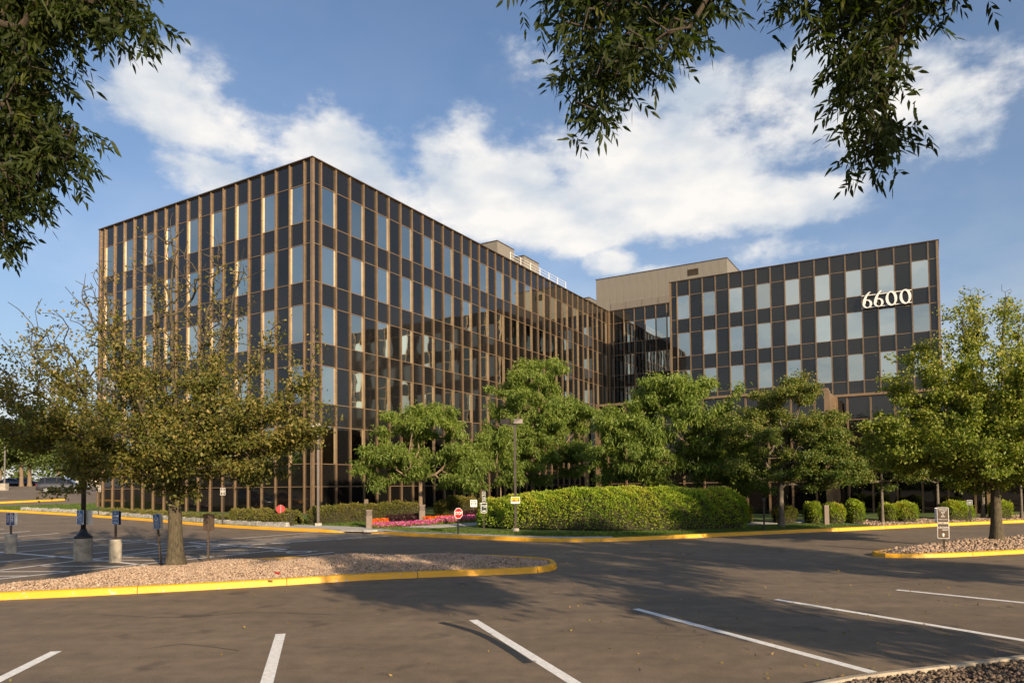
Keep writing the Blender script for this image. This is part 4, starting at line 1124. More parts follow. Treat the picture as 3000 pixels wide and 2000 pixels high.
# overhanging ash trees beside the camera: trunks out of frame, hanging branches in it
def ash(name, label, base, top, blobs, hang, ntips, nleaf, r_base, **kw):
    """hang: list of hanging sprays (px, py0, py1, half width px, Y, weight)"""
    B = np.array(base, float); root = empty(name, base, label=label, cat='tree')
    tips = blob_points(blobs, ntips)
    hp, sprays = [], []
    for (px, y0, y1, hw, Y, n) in hang:
        for k in range(int(n*(.85 if px < 800 else .66))):
            v = R.uniform(0, 1); w_ = hw*(1-.55*v**1.5)
            x = px+R.normal(0, .45)*w_; y = y0+(y1-y0)*v-(80 if px < 1400 else 108); Yd = Y+R.normal(0, .28)
            d = pix_dir(x, y); p = np.array([d.x, d.y, d.z])*(Yd/d.y)+np.array([0, 0, CAM_H])-B
            hp.append(p)
    hp = np.array(hp)
    allp = np.concatenate([tips, hp]); 
    Pn, par, rad, n0, tid = skeleton([(0, 0, -.2), (0, 0, top*.4), (.1, .1, top)], allp, top*.8, .0028, rise=.9, wobble=.05, expn=2.5, dropcost=.0)
    add('trunk', branch_mesh(Pn, par, rad, n0, r_base, MT['bark_dark'], 1.4), root)
    # compound leaves: a short stalk with paired leaflets
    def leaves(C, per, nm, Ls):
        C = C+R.normal(0, .05, C.shape)
        m_ = len(C)
        ax = rnd_unit(m_); ax[:, 2] = -np.abs(ax[:, 2])*.7-.35; ax /= np.linalg.norm(ax, axis=1)[:, None]
        side = np.cross(ax, rnd_unit(m_)); side /= np.linalg.norm(side, axis=1)[:, None]
        P_, D_ = [], []
        for j in range(per):
            t = (j//2+1)/(per//2+1)*.20; sg = 1 if j % 2 else -1
            if j == per-1: sg = 0; t = .21
            P_.append(C+ax*t); d = ax*.75+side*sg*.75+R.normal(0, .16, (m_, 3)); D_.append(d/np.linalg.norm(d, axis=1)[:, None])
        P_ = np.concatenate(P_); D_ = np.concatenate(D_); q = len(P_)
        tt = np.tile(R.beta(1.6, 3, m_), per)*.8+R.uniform(0, .2, q)
        me = leaf_mesh(nm, P_, D_, Ls*R.uniform(.75, 1.2, q), Ls*.30*R.uniform(.8, 1.2, q), MT['leaf_ash'], .3, nm == 'leaves', .18, np.clip(tt, 0, 1))
        return me
    isn = np.zeros(len(Pn), bool)
    # near sprays get true leaflets
    m_ = 0
    reps = 3
    C = np.repeat(hp, reps, 0)+R.normal(0, .085, (len(hp)*reps, 3))
    add('leaves', leaves(C, 7, 'leaves', .095), root)
    thin = np.where((rad < .016) & (np.arange(len(rad)) >= n0) & (np.linalg.norm(Pn-B*0, axis=1) > 0))[0]
    # crown out of sight above: larger leaf sprays
    tn = tips[R.integers(0, len(tips), nleaf)]+R.normal(0, .28, (nleaf, 3))
    W_ = tn+B; up_ok = (W_[:, 1] < .4) | ((W_[:, 2]-CAM_H)/np.maximum(W_[:, 1], .3) > .76) | (np.abs(W_[:, 0])/np.maximum(W_[:, 1], .3) > .85)
    tn = tn[up_ok]; D = rnd_unit(len(tn)); D[:, 2] -= .5; D /= np.linalg.norm(D, axis=1)[:, None]
    add('crown', leaf_mesh('crown', tn, D, .26, .12, MT['leaf_ash'], .2), root)
    return root
ash('ash_tree', 'ash tree out of frame at right whose dark branches hang into the sky', (8.46, 5.2, .15), 8.2,
    [(0,0,8.4,4.2,3.6,2.3),(-3.2,.3,7.6,3.2,2.4,1.4),(-5.2,.6,7.2,2.6,1.8,.9),(2.5,-2,7.5,3.2,3.0,2.4),(-1.3,-5.6,6.5,1.6,1.3,.8,7),(1.5,-3.2,3.9,1.5,1.4,1.0,3)],
    [(1720,-60,120,170,6.4,70),(1830,0,300,170,6.2,95),(2010,-60,190,150,6.0,90),(1730,120,440,110,6.2,85),(1900,150,300,110,6.0,45),(1640,-60,60,80,6.5,18),(2080,-60,120,90,6.0,26),
     (2420,-60,150,150,6.2,70),(2500,60,330,130,6.0,80),(2640,-60,160,170,6.2,75),(2560,200,560,105,6.0,110),(2760,-60,130,70,6.3,22),(2310,-60,130,35,5.6,12),(2980,-60,30,40,6.2,10)],
    560, 34000, .24)
ash('ash_tree', 'ash tree out of frame at left whose leafy branches fill the top left', (-7.6, 4.4, .1), 8.0,
    [(0,0,8.2,3.4,3.4,2.3),(2.0,.5,7.6,1.8,2.0,1.2),(-2.0,-1,7.5,3.0,3.0,2.2)],
    [(60,-60,420,170,6.6,230),(170,-60,150,200,6.4,120),(320,-60,170,90,6.2,60),(390,40,170,45,6.0,16),(70,380,640,140,6.6,120),(180,420,560,80,6.5,40),(20,600,780,60,6.6,42),(-60,100,700,90,6.8,80)],
    320, 12000, .22)

tree('ash_tree', 'tree out of frame at right that throws the long streaky shade over the bays', (16.2, 6.6, .1), 3.2,
     [(0,0,7.6,3.4,3.2,2.6),(-1.6,1,5.6,2.4,2.2,1.6),(1.6,-1,5.6,2.4,2.2,1.8)], 460, 19000, .24, .12, MT['leaf_ash'], MT['bark_dark'], .2, 1.6, spread=.2)
# ------------------------------------------------------------------ hedges and shrubs
def hedge(name, label, path, w, h, n, mat, Ls, zf=zp, group=None, rough=.06, cat='hedge', round_=.35, endtaper=.5):
    P = resample(path, .25); T = np.gradient(P, axis=0); T /= np.linalg.norm(T, axis=1)[:, None]; Nn = np.stack([-T[:, 1], T[:, 0]], 1)
    m_ = len(P); s = np.r_[0, np.cumsum(np.linalg.norm(np.diff(P, axis=0), axis=1))]; tot = s[-1]
    c = P[m_//2]; z0 = float(zf(c[0], c[1])); root = empty(name, (float(c[0]), float(c[1]), z0), label=label, cat=cat, group=group)
    hv = h if callable(h) else (lambda t: h)
    def surf(t, a):  # t along 0..1, a around 0..pi
        i = t*(m_-1); i0 = np.clip(i.astype(int), 0, m_-2); fr = (i-i0)[:, None]
        q = P[i0]*(1-fr)+P[i0+1]*fr; nn = Nn[i0]; tt = T[i0]
        e = np.minimum(t, 1-t)*tot; k = np.sqrt(np.clip(1-(1-np.clip(e/endtaper, 0, 1))**2, .02, 1))
        e_ = round_*2
        ca, sa = np.cos(a), np.sin(a); ca = np.sign(ca)*np.abs(ca)**e_; sa = np.abs(sa)**e_
        lump = 1+rough*np.sin(q[:, 0]*2.1+a*2)*np.sin(q[:, 1]*1.7+a*3)
        off_ = nn*(ca*w/2*k*lump)[:, None]; hh_ = np.array([hv(x) for x in np.linspace(0, 1, 40)]); hz = np.interp(t, np.linspace(0, 1, 40), hh_)
        X = q+off_; g = zf(q[:, 0], q[:, 1])
        return np.c_[X, g+sa*hz*(.55+.45*k)*lump], np.c_[nn*ca[:, None], sa]
    # inner twiggy body
    ts, as_ = np.linspace(0.01, .99, max(8, int(tot/.4))), np.linspace(0, math.pi, 11)
    A, Tm = np.meshgrid(as_, ts); V, _ = surf(Tm.ravel(), A.ravel())
    ctr = P[np.clip((Tm.ravel()*(m_-1)).astype(int), 0, m_-1)]; g = zf(ctr[:, 0], ctr[:, 1])
    V[:, :2] = ctr+(V[:, :2]-ctr)*.90; V[:, 2] = g+(V[:, 2]-g)*.93
    nn_ = len(as_); i = (np.arange(len(ts)-1)[:, None]*nn_+np.arange(nn_-1)[None]).ravel()
    off0 = np.array([c[0], c[1], z0])
    add('branches', mesh_np('branches', V-off0, np.stack([i, i+nn_, i+nn_+1, i+1], 1), MT['hedge_core'], True), root)
    t, a = R.uniform(0, 1, n), np.arccos(R.uniform(-1, 1, n)*.999)*0+R.uniform(0, math.pi, n)
    V, Nm = surf(t, a); V = V+rnd_unit(n)*np.abs(R.normal(0, .05, n))[:, None]; bmp_ = np.sin(V[:, 0]*5.3+V[:, 2]*3)*np.sin(V[:, 2]*6.1+V[:, 0]*2.2+V[:, 1]*4); V = V+Nm*(bmp_*.07)[:, None]
    D = Nm/np.maximum(1e-6, np.linalg.norm(Nm, axis=1))[:, None]+rnd_unit(n)*.9+np.array([0, 0, .1]); D /= np.linalg.norm(D, axis=1)[:, None]
    V[:, 2] = np.maximum(V[:, 2], zf(V[:, 0], V[:, 1])+.02)
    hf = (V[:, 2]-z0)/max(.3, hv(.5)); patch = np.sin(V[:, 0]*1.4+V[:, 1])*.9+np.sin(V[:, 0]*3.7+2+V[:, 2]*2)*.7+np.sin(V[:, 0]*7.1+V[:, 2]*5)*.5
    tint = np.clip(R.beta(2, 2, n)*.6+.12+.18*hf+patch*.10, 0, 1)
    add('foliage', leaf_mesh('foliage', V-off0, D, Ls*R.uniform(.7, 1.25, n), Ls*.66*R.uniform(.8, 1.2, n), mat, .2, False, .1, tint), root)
    return root
MT['hedge_core'] = simple('hedge_twigs', (.030, .026, .012), .95, var=.4, scale=14, bmp=.8, bscale=30)
HP = [gq(1490,1548,.3), gq(1600,1553,.3), gq(1750,1555,.3), gq(1900,1555,.3), gq(2050,1553,.3), gq(2190,1547,.3)]
HP = [(p[0], p[1]+1.25) for p in HP]
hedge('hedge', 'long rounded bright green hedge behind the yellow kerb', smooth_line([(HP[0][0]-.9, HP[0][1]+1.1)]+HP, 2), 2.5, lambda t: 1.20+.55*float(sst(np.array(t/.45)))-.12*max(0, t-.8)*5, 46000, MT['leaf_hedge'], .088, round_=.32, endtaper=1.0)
def wallpath(a, b0, b1, n=6): return [AB(a, b) for b in np.linspace(b0, b1, n)]
hedge('hedge', 'clipped hedge between the left lamp post and the stone edging end', [(p[0], float(yk(p[0]))+1.7) for p in (gq(668,1534), gq(760,1537), gq(868,1540))], 1.2, .78, 7000, MT['leaf_shrub'], .075)
hedge('hedge', 'clipped hedge between the left lamp post and the flower bed', [(p[0], float(yk(p[0]))+o_) for p, o_ in ((gq(892,1538), 2.4), (gq(985,1533), 3.6), (gq(1110,1528), 5.0), (gq(1222,1524), 6.8))], 1.2, .90, 10000, MT['leaf_shrub'], .075)
hedge('ground_cover', 'low straggly ground cover above the stone edging', [(p[0], float(yk(p[0]))+1.55) for p in (gq(318,1503), gq(430,1513), gq(560,1524), gq(665,1532))], 1.3, .38, 9000, MT['leaf_shrub'], .07, cat='ground cover')
for px, py, w_, h_, lab in ((1350,1512,95,1.1,'yellow green shrub behind the red stop sign'),(1420,1512,55,1.0,'yellow green shrub behind the white notice board'),(1290,1513,40,.8,'small loose shrub at the foot of the court fins'),
        (2178,1532,60,.8,'dim round shrub in the shade past the end of the big hedge'),(2310,1533,62,.8,'spreading shrub right of the pale crab apple trunk'),(2393,1533,40,.95,'clipped shrub left of the brown bollard'),(2455,1533,58,.95,'clipped shrub right of the brown bollard'),
        (2519,1533,46,1.05,'square clipped shrub before the brown pavilion corner'),(2625,1529,60,.9,'dim clipped shrub right of the small forked crab apple'),(2670,1530,60,1.0,'lit clipped shrub with a squared right end'),(2820,1524,90,.9,'long dim shrub behind the arrow sign at right'),(2950,1520,60,.9,'dim shrub seen right of the island linden trunk')):
    a_, b_ = gq(px-w_/2, py, .25), gq(px+w_/2, py, .25)
    hedge('shrub', lab, [(a_[0], a_[1]+.5), (b_[0], b_[1]+.5)], 1.1, h_, int(2600*max(1, w_/50)), MT['leaf_shrub'] if px < 2380 else MT['leaf_hedge'], .075, cat='shrub', endtaper=.30, rough=.13, round_=.24)

# flowers ---------------------------------------------------------------------
def flowers(name, label, pts, w, n, mat, h=.28, size=.07, cat='flowers'):
    P = resample(pts, .1); i = R.integers(0, len(P), n)
    X = P[i, 0]+R.normal(0, .05, n); Y = P[i, 1]+R.uniform(-w/2, w/2, n); Z = zp(X, Y)+h*R.uniform(.45, 1.05, n)*(1-.5*(np.abs(Y-P[i, 1])/(w/2))**2)
    c = P[len(P)//2]; o = np.array([c[0], c[1], float(zp(c[0], c[1]))]); root = empty(name, tuple(map(float, o)), label=label, cat=cat)
    D = rnd_unit(n); D[:, 2] = np.abs(D[:, 2])*.6; D /= np.linalg.norm(D, axis=1)[:, None]
    setp(add('blossoms', leaf_mesh('blossoms', np.stack([X, Y, Z], 1)-o, D, size, size*.95, mat, .12), root), kind='stuff')
    m_ = n; X = P[R.integers(0, len(P), m_), 0]+R.normal(0, .05, m_); k = np.interp(X, P[np.argsort(P[:, 0]), 0], P[np.argsort(P[:, 0]), 1]); Y = k+R.uniform(-w/2, w/2, m_); Z = zp(X, Y)+h*R.uniform(0, .8, m_)
    D = rnd_unit(m_)
    setp(add('leaves', leaf_mesh('leaves', np.stack([X, Y, Z], 1)-o, D, size, size*.5, MT['leaf_hedge'] if mat is not MT['leaf_purple'] else MT['leaf_purple'], .12), root), kind='stuff')
Zf = .42
flowers('flower_patch', 'orange flowers just right of the brown bollard bin', [gq(1088,1539,Zf), gq(1132,1537,Zf)], .8, 1300, MT['petal_orange'], .32)
flowers('flower_patch', 'pink petunia patch at the left front of the bed', [gq(1100,1545,Zf), gq(1128,1544,Zf)], .6, 900, MT['petal_pink'], .26)
flowers('flower_patch', 'long band of pink petunias along the footpath edge', [gq(1130,1544,Zf), gq(1180,1542,Zf), gq(1240,1538,Zf), gq(1275,1536,Zf)], .5, 2400, MT['petal_pink'], .24)
flowers('flower_patch', 'orange flowers in the middle of the bed behind the pink band', [gq(1245,1530,Zf), gq(1290,1529,Zf), gq(1325,1526,Zf)], .7, 1200, MT['petal_orange'], .3)
flowers('flower_patch', 'pale pink petunias either side of the stop sign post', [gq(1285,1533,Zf), gq(1340,1529,Zf)], .6, 1400, MT['petal_pink'], .30)
flowers('flower_patch', 'pink petunias leading towards the white notice board', [gq(1345,1528,Zf), gq(1400,1524,Zf), gq(1430,1522,Zf)], .6, 1700, MT['petal_pink'], .3)
flowers('flower_patch', 'salmon flowers at the left foot of the big hedge', [gq(1424,1524,Zf), gq(1452,1526,Zf)], .6, 700, MT['petal_salmon'], .42)
flowers('purple_plants', 'dark purple leaved plants behind the pink petunias', [gq(1135,1533,Zf), gq(1225,1528,Zf)], .7, 2200, MT['leaf_purple'], .42, .09, 'plants')
flowers('purple_plants', 'dark purple leaved plants below the white notice board', [gq(1350,1521,Zf), gq(1430,1517,Zf)], .7, 1600, MT['leaf_purple'], .45, .09, 'plants')

# grass blades (close lawns) --------------------------------------------------
def grass(n, xr, dr_, name='grass'):
    X = R.uniform(*xr, n); Y = yk(X)+R.uniform(dr_[0], dr_[1], n)
    Z = zp(X, Y); D = rnd_unit(n)*.5; D[:, 2] = 1; D /= np.linalg.norm(D, axis=1)[:, None]
    setp(add(name, leaf_mesh(name, np.stack([X, Y, Z-.01], 1), D, R.uniform(.05, .10, n), .022, MT['grass'], .05)), kind='stuff')
grass(26000, (-7.0, 16), (.75, 2.4)); grass(9000, (-14, -7.5), (1.9, 4.5))
def grass_px(n, xr, yr):
    P = np.array([gp(R.uniform(*xr), R.uniform(*yr), .4) for _ in range(n)])
    return P
X = R.uniform(-47, -33.5, 16000); Yg = yk(X)+R.uniform(.5, 14, 16000); mm = Yg < np.array(bed_back(X))-.1; X, Yg = X[mm], Yg[mm]
D = rnd_unit(len(X))*.5; D[:, 2] = 1; D /= np.linalg.norm(D, axis=1)[:, None]
setp(add('grass', leaf_mesh('grass', np.stack([X, Yg, zp(X, Yg)], 1), D, .10, .035, MT['grass'], .05)), kind='stuff')

# stone edging wall along the left bed -----------------------------------------
sw = empty('stone_edging', (*gp(560, 1535), .2), label='low grey stone edging wall behind the left yellow kerb', cat='wall')
EP = resample(smooth_line([gp(60,1498.5),gp(120,1502), gp(300,1513), gp(450,1525), gp(640,1541), gp(838,1551.5)], 1), .1)
EP[:, 1] = yk(EP[:, 0])+.55; ss = np.r_[0, np.cumsum(np.linalg.norm(np.diff(EP, axis=0), axis=1))]; t = 0; OB = Vector(sw.location)
while t < ss[-1]-.3:
    ln = random.uniform(.35, .75); a = np.array([np.interp(t, ss, EP[:, 0]), np.interp(t, ss, EP[:, 1])]); b = np.array([np.interp(t+ln, ss, EP[:, 0]), np.interp(t+ln, ss, EP[:, 1])])
    d = b-a; z = float(zl(*a))+.08; hh_ = random.uniform(.24, .30)
    T_ = Matrix.Translation((a[0], a[1], z)) @ Matrix.Rotation(math.atan2(d[1], d[0]), 4, 'Z')
    vs = []
    for q in ((.01, 0, 0), (ln-.01, 0, 0), (ln-.01, .28, 0), (.01, .28, 0), (.02, .02, hh_), (ln-.02, .02, hh_), (ln-.02, .26, hh_), (.02, .26, hh_)):
        vs.append(tuple(T_ @ Vector((q[0]+random.gauss(0, .008), q[1]+random.gauss(0, .012), q[2]+random.gauss(0, .01)))-OB))
    add('stone', mesh('stone', vs, [(0,3,2,1),(4,5,6,7),(0,1,5,4),(1,2,6,5),(2,3,7,6),(3,0,4,7)], MT['rockwall']), sw)
    t += ln

# ------------------------------------------------------------------ signs and lamps
def text(parent, body, size, x, z, mat, y=-.016, squash=1.0, bold=True):
    cu = bpy.data.curves.new('lettering', 'FONT'); cu.body = body; cu.size = size; cu.align_x = 'CENTER'; cu.align_y = 'CENTER'
    cu.extrude = .001; cu.offset = size*.018 if bold else 0; cu.resolution_u = 3; cu.space_line = .85
    cu.materials.append(mat)
    tmp = bpy.data.objects.new('tmp', cu); me = bpy.data.meshes.new_from_object(tmp); bpy.data.objects.remove(tmp); me.name = 'lettering'
    o = bpy.data.objects.new('lettering', me); COL.objects.link(o); o.parent = parent; o.location = (x, y, z); o.rotation_euler = (math.pi/2, 0, 0); o.scale = (squash, 1, 1)
    return o
def rrect(w, h, r=.03, n=4):
    P = []
    for cx, cy, a0 in ((w/2-r, h/2-r, 0), (-w/2+r, h/2-r, 90), (-w/2+r, -h/2+r, 180), (w/2-r, -h/2+r, 270)):
        for k in range(n+1):
            a = math.radians(a0+90*k/n); P.append((cx+r*math.cos(a), cy+r*math.sin(a)))
    return P
def plate(parent, name, w, h, z, mat, y, th=.004, x=0, r=.03):
    """flat upright plate, rounded corners; front faces -y"""
    P = rrect(w, h, r); n = len(P)
    v = [(x+p[0], y, z+p[1]) for p in P]+[(x+p[0], y+th, z+p[1]) for p in P]
    f = [tuple(range(n-1, -1, -1))[::-1], tuple(range(n, 2*n))[::-1]]+[((i+1) % n, i, n+i, n+(i+1) % n) for i in range(n)]
    return add(name, mesh(name, v, f, mat), parent)
def sign_root(name, label, px, py, dz=0, yaw=0, cat='sign', pos=None, z=None, group=None, tilt=0, isl=False):
    x, y = pos or (gp(px, py, dz) if dz < .14 or isl else gq(px, py))
    z = ((float(zl(x, y))+dz) if dz < .14 or isl else float(zp(x, y))) if z is None else z
    r = empty(name, (x, y, z), yaw, label, cat, group)
    r.rotation_euler[1] = tilt
    return r
def post(r, h, w=.055, mat='post'):
    b = MB(); b.box(-w/2, w/2, 0, .012, -.1, h); b.box(-w/2, -w/2+.01, -.014, 0, -.1, h); b.box(w/2-.01, w/2, -.014, 0, -.1, h)
    return b.obj('post', MT[mat], r)
def access_face(r, w, h, z, x=0, face='blue', y=-.02, style=0):
    p = plate(r, 'sign_panel', w, h, z, MT['sign_white'], y, .006, x)
    f = plate(p, 'sign_face', w-.02, h-.02, z, MT[face], y-.003, .003, x, .025)
    if style == 0:
        sym = wheel_icon(h*.34); sym.parent = p; sym.location = (x, y-.006, z+h*.27)
        for t_, zz, s_ in (('PARKING', .05, .032), ('VEHICLE ID', -.10, .032), ('REQUIRED', -.19, .032), ('UP TO $200 FINE', -.33, .022), ('FOR VIOLATION', -.41, .022)):
            text(p, t_, h*s_*2.4, x, z+zz*h, MT['sign_white'], y-.006, .8)
        for zz in (-.02, -.26): plate(p, 'border_line', w-.03, .006, z+zz*h, MT['sign_white'], y-.006, .001, x, .002)
    elif style == 1:
        for t_, zz in (('NO', .33), ('PARKING', .11), ('ACCESS', -.11), ('AISLE', -.33)): text(p, t_, h*.17, x, z+zz*h, MT['sign_white'], y-.006, .62)
    return p
def wheel_icon(s):
    v, f = [], []
    def seg(P, w):
        V, F = ribbon(P, w, lambda X, Y: np.zeros_like(X), 0, step=.05); b = len(v)
        v.extend([(q[0]*s, 0, q[1]*s) for q in V]); f.extend([tuple(int(b+i) for i in q) for q in F])
    seg([(.30*math.cos(t)-.05, .30*math.sin(t)-.2) for t in np.linspace(2.2, 6.0, 14)], .09)
    seg([(-.12, .30), (-.10, -.05), (.18, -.05), (.32, -.42), (.45, -.40)], .09)
    seg([(.06*math.cos(t)-.13, .06*math.sin(t)+.42) for t in np.linspace(0, 6.3, 10)], .11)
    return add('wheelchair_icon', mesh('wheelchair_icon', v, f, MT['sign_white']))
def conc_base(r, rad_, h):
    MB().lathe([(rad_, -.1), (rad_*1.01, h*.5), (rad_, h-.02), (rad_*.96, h)], 22).obj('concrete_base', MT['concrete'], r, smooth=False)
# 1 double navy signs, far left
r = sign_root('parking_sign', 'pair of narrow navy accessible parking signs on a concrete stub at far left', 31, 1620, 0, math.radians(-8))
conc_base(r, .185, .68); b = MB().box(-.03, .03, -.02, .02, .66, 1.32).obj('post', MT['post'], r)
for x in (-.085, .085):
    p = plate(r, 'sign_panel', .165, .45, 1.22, MT['sign_white'], -.035, .005, x, .015); plate(p, 'sign_face', .15, .435, 1.22, MT['navy'], -.038, .003, x, .012)
    s_ = wheel_icon(.13); s_.parent = p; s_.location = (x, -.042, 1.35)
    for t_, zz, q in (('VAN', 1.26, .035), ('PARKING', 1.215, .028), ('VEHICLE ID', 1.175, .022), ('REQUIRED', 1.14, .022), ('UP TO $200', 1.09, .02)): text(p, t_, q, x, zz, MT['sign_white'], -.042, .8)
plate(r, 'sign_panel', .30, .45, 1.22, MT['sign_white'], .04, .005, .06)
# 2 no parking access aisle
r = sign_root('parking_sign', 'blue no parking access aisle sign on a concrete stub', 338, 1646, 0, math.radians(-4))
conc_base(r, .175, .70); MB().box(-.03, .03, -.02, .02, .68, 1.5).obj('post', MT['post'], r)
access_face(r, .205, .43, 1.30+.06, 0, 'blue', -.03, 1)
plate(r, 'sign_panel', .17, .42, 1.35, MT['navy'], .03, .006, .06)
for x in (-.1, .1): MB().tube((x, 0, .68), (x, 0, .73), .012).obj('anchor_bolt', MT['post'], r)
# 3 leaning accessible sign
r = sign_root('parking_sign', 'blue accessible parking sign leaning left on a thin post beside the linden', 472, 1654, 0, math.radians(-6), tilt=math.radians(-5.5))
post(r, 1.50); access_face(r, .22, .45, 1.28, -.01, 'blue', -.025, 0); plate(r, 'sign_panel', .2, .44, 1.27, MT['sign_white'], .03, .005, .05)
# 4 back of a brown sign
r = sign_root('parking_sign', 'back of a brown sign on a thin post right of the linden trunk', 610, 1656, 0, math.radians(182))
post(r, 1.5); plate(r, 'sign_panel', .32, .49, 1.24, MT['brown_sign'], -.03, .006)
# 5 globe lamp with sign
lx, ly = gp(243, 1641)
r = sign_root('globe_lamp', 'globe street lamp on a concrete drum with a blue accessible sign strapped on', 0, 0, 0, 0, 'street lamp', (lx, ly))
conc_base(r, .265, .70)
MB().lathe([(.255, .68), (.26, .76), (.20, .80), (.13, .88), (.095, .98), (.085, 1.0)], 20).obj('base_skirt', MT['black'], r, smooth=True)
MB().lathe([(.072, .95), (.062, 3.6), (.05, 6.1), (.02, 6.2)], 14).obj('post', MT['lamp_metal'], r, smooth=True)
for sgn in (-1, 1):
    a_ = MB(); pts = [(0, 0, 5.5)]+[(sgn*.72*t_, 0, 5.5+.62*math.sin(t_*math.pi*.75)) for t_ in (.25, .5, .75, 1)]
    for q0, q1 in zip(pts[:-1], pts[1:]): a_.tube(q0, q1, .025, 8)
    a_.tube(pts[-1], (sgn*.72, 0, 5.72), .05, 10, .07); a_.obj('lamp_arm', MT['lamp_metal'], r, smooth=True)
    prof = [(.30*math.sin(math.pi*k/12)+.001, -.30*math.cos(math.pi*k/12)) for k in range(13)]
    MB().lathe(prof, 24).obj('globe', MT['globe'], r, (sgn*.72, 0, 5.48), smooth=True)
access_face(r, .215, .45, 1.36, -.05, 'blue', -.09, 0)
plate(r, 'sign_panel', .21, .45, 1.34, MT['sign_white'], .08, .005, .13)
# fire lane signs
def firelane(label, px, py, sc=1.0, yaw=0, h=1.9, dz=.2, pos=None):
    r = sign_root('fire_lane_sign', label, px, py, dz, yaw, pos=pos, group=None)
    post(r, h, .05); w_, hh_ = .30*sc, .46*sc
    for k, (t1, t2) in enumerate((('NO', 'PARKING'), ('FIRE', 'LANE'))):
        z = h-.02-hh_*(.27+.48*k)
        p = plate(r, 'sign_panel', w_, hh_*.47, z, MT['sign_white'], -.02, .005, 0, .02); plate(p, 'sign_face', w_-.03, hh_*.47-.03, z, MT['sign_brownface'], -.023, .003, 0, .015)
        text(p, t1, .075*sc, 0, z+.045*sc, MT['sign_white'], -.027, .85); text(p, t2, .065*sc, 0, z-.04*sc, MT['sign_white'], -.027, .75)
    return r
kx = lambda px, d: (lambda X: (X, float(yk(X))+d))(gp(px, 1512 if px < 400 else 1540, .15)[0])
p_ = kx(234, .5); firelane('small no parking fire lane sign at far left behind the globe lamp post', 0, 0, 1.0, 0, 2.05, .15, p_)
p_ = kx(612, .5); firelane('no parking fire lane sign before the left facade above the brown sign back', 0, 0, .95, 0, 2.1, .15, p_)
# stop signs
def stop(label, px, py, yaw, front=True, dz=.16):
    r = sign_root('stop_sign', label, px, py, dz, yaw, 'stop sign')
    MB().box(-.025, .025, 0, .04, -.1, 1.16 if front else 1.14).obj('post', MT['black'] if front else MT['grey_metal'], r)
    def octo(R_, y0, y1, mat, nm, par):
        P = [(R_*math.cos(math.radians(22.5+45*k)), R_*math.sin(math.radians(22.5+45*k))) for k in range(8)]
        v = [(p[0], y0, .90+p[1]) for p in P]+[(p[0], y1, .90+p[1]) for p in P]
        return add(nm, mesh(nm, v, [tuple(range(8)), tuple(range(15, 7, -1))]+[((i+1) % 8, i, 8+i, 8+(i+1) % 8) for i in range(8)], mat), par)
    p = octo(.245, -.012, -.006, MT['sign_white'] if front else MT['red'], 'sign_panel', r)
    octo(.225, -.016, -.0125, MT['red'], 'sign_face', p)
    if front: text(p, 'STOP', .185, 0, .90, MT['sign_white'], -.019, .88)
    else: octo(.245, -.0055, -.0005, MT['red'], 'sign_back', r)
    return r
stop('red stop sign facing the kerb at the middle of the yellow kerb', 1343, 1564, math.radians(42), True)
stop('back of a red stop sign before the clipped hedge at left', 822, 1539, math.radians(196), False, .3)
# crown bank signs
def logo(p, w, z, y, word='CROWN', sub='BANK'):
    text(p, word, w*.30, 0, z, MT['sign_white'], y, .86); text(p, sub, w*.22, w*.18, z-w*.25, MT['sign_white'], y, .9)
r = sign_root('crown_sign', 'dark crown bank arrow sign under a narrow fire lane sign at left of the hedge', 1418, 1553, .28, math.radians(35))
post(r, 1.85, .05)
p = plate(r, 'sign_panel', .31, .46, 1.02, MT['sign_white'], -.02, .005); plate(p, 'sign_face', .28, .42, 1.02, MT['green_black'], -.023, .003, 0, .02); logo(p, .27, 1.11, -.027)
b = MB(); b.box(-.09, .07, -.027, -.025, .865, .895); b.box(.06, .075, -.0272, -.0252, .85, .91); b.obj('arrow', MT['sign_white'], p)
plate(r, 'sign_panel', .31, .46, 1.02, MT['sign_white'], .045, .005)
p = plate(r, 'sign_panel', .18, .46, 1.52, MT['sign_white'], -.02, .005, 0, .02); plate(p, 'sign_face', .16, .44, 1.52, MT['green_black'], -.023, .003, 0, .016)
for t_, z in (('NO', 1.66), ('PARKING', 1.585), ('FIRE', 1.47), ('LANE', 1.38)): text(p, t_, .07 if len(t_) < 5 else .05, 0, z, MT['sign_white'], -.027, .8)
r = sign_root('crown_sign', 'brown crown bank sign with an up arrow on the far right gravel island', 2765, 1603, .22, math.radians(-22), isl=True)
post(r, 1.25, .06)
p = plate(r, 'sign_panel', .31, .46, .98, MT['sign_white'], -.02, .005); plate(p, 'sign_face', .28, .43, .98, MT['sign_brownface'], -.023, .003, 0, .02)
for t_, z, s_ in (('RESERVED FOR', 1.15, .036), ('CUSTOMERS', 1.11, .036), ('6600', 1.055, .055), ('&', .99, .06), ('6640', .935, .055), ('PARKING ONLY', .845, .035)): text(p, t_, s_, 0, z, MT['sign_white'], -.027, .95)
p = plate(r, 'sign_panel', .31, .46, .50, MT['sign_white'], -.02, .005); plate(p, 'sign_face', .28, .43, .50, MT['sign_brownface'], -.023, .003, 0, .02); logo(p, .27, .60, -.027)
b = MB(); b.v = [(-.02,-.027,.33),(.02,-.027,.33),(.02,-.027,.39),(.045,-.027,.39),(0,-.027,.44),(-.045,-.027,.39),(-.02,-.027,.39)]; b.f = [(0,1,2,6),(3,4,5),(2,3,5,6)]; b.obj('arrow', MT['sign_white'], p)
plate(r, 'sign_panel', .31, .46, .97, MT['sign_white'], .045, .005, -.05)
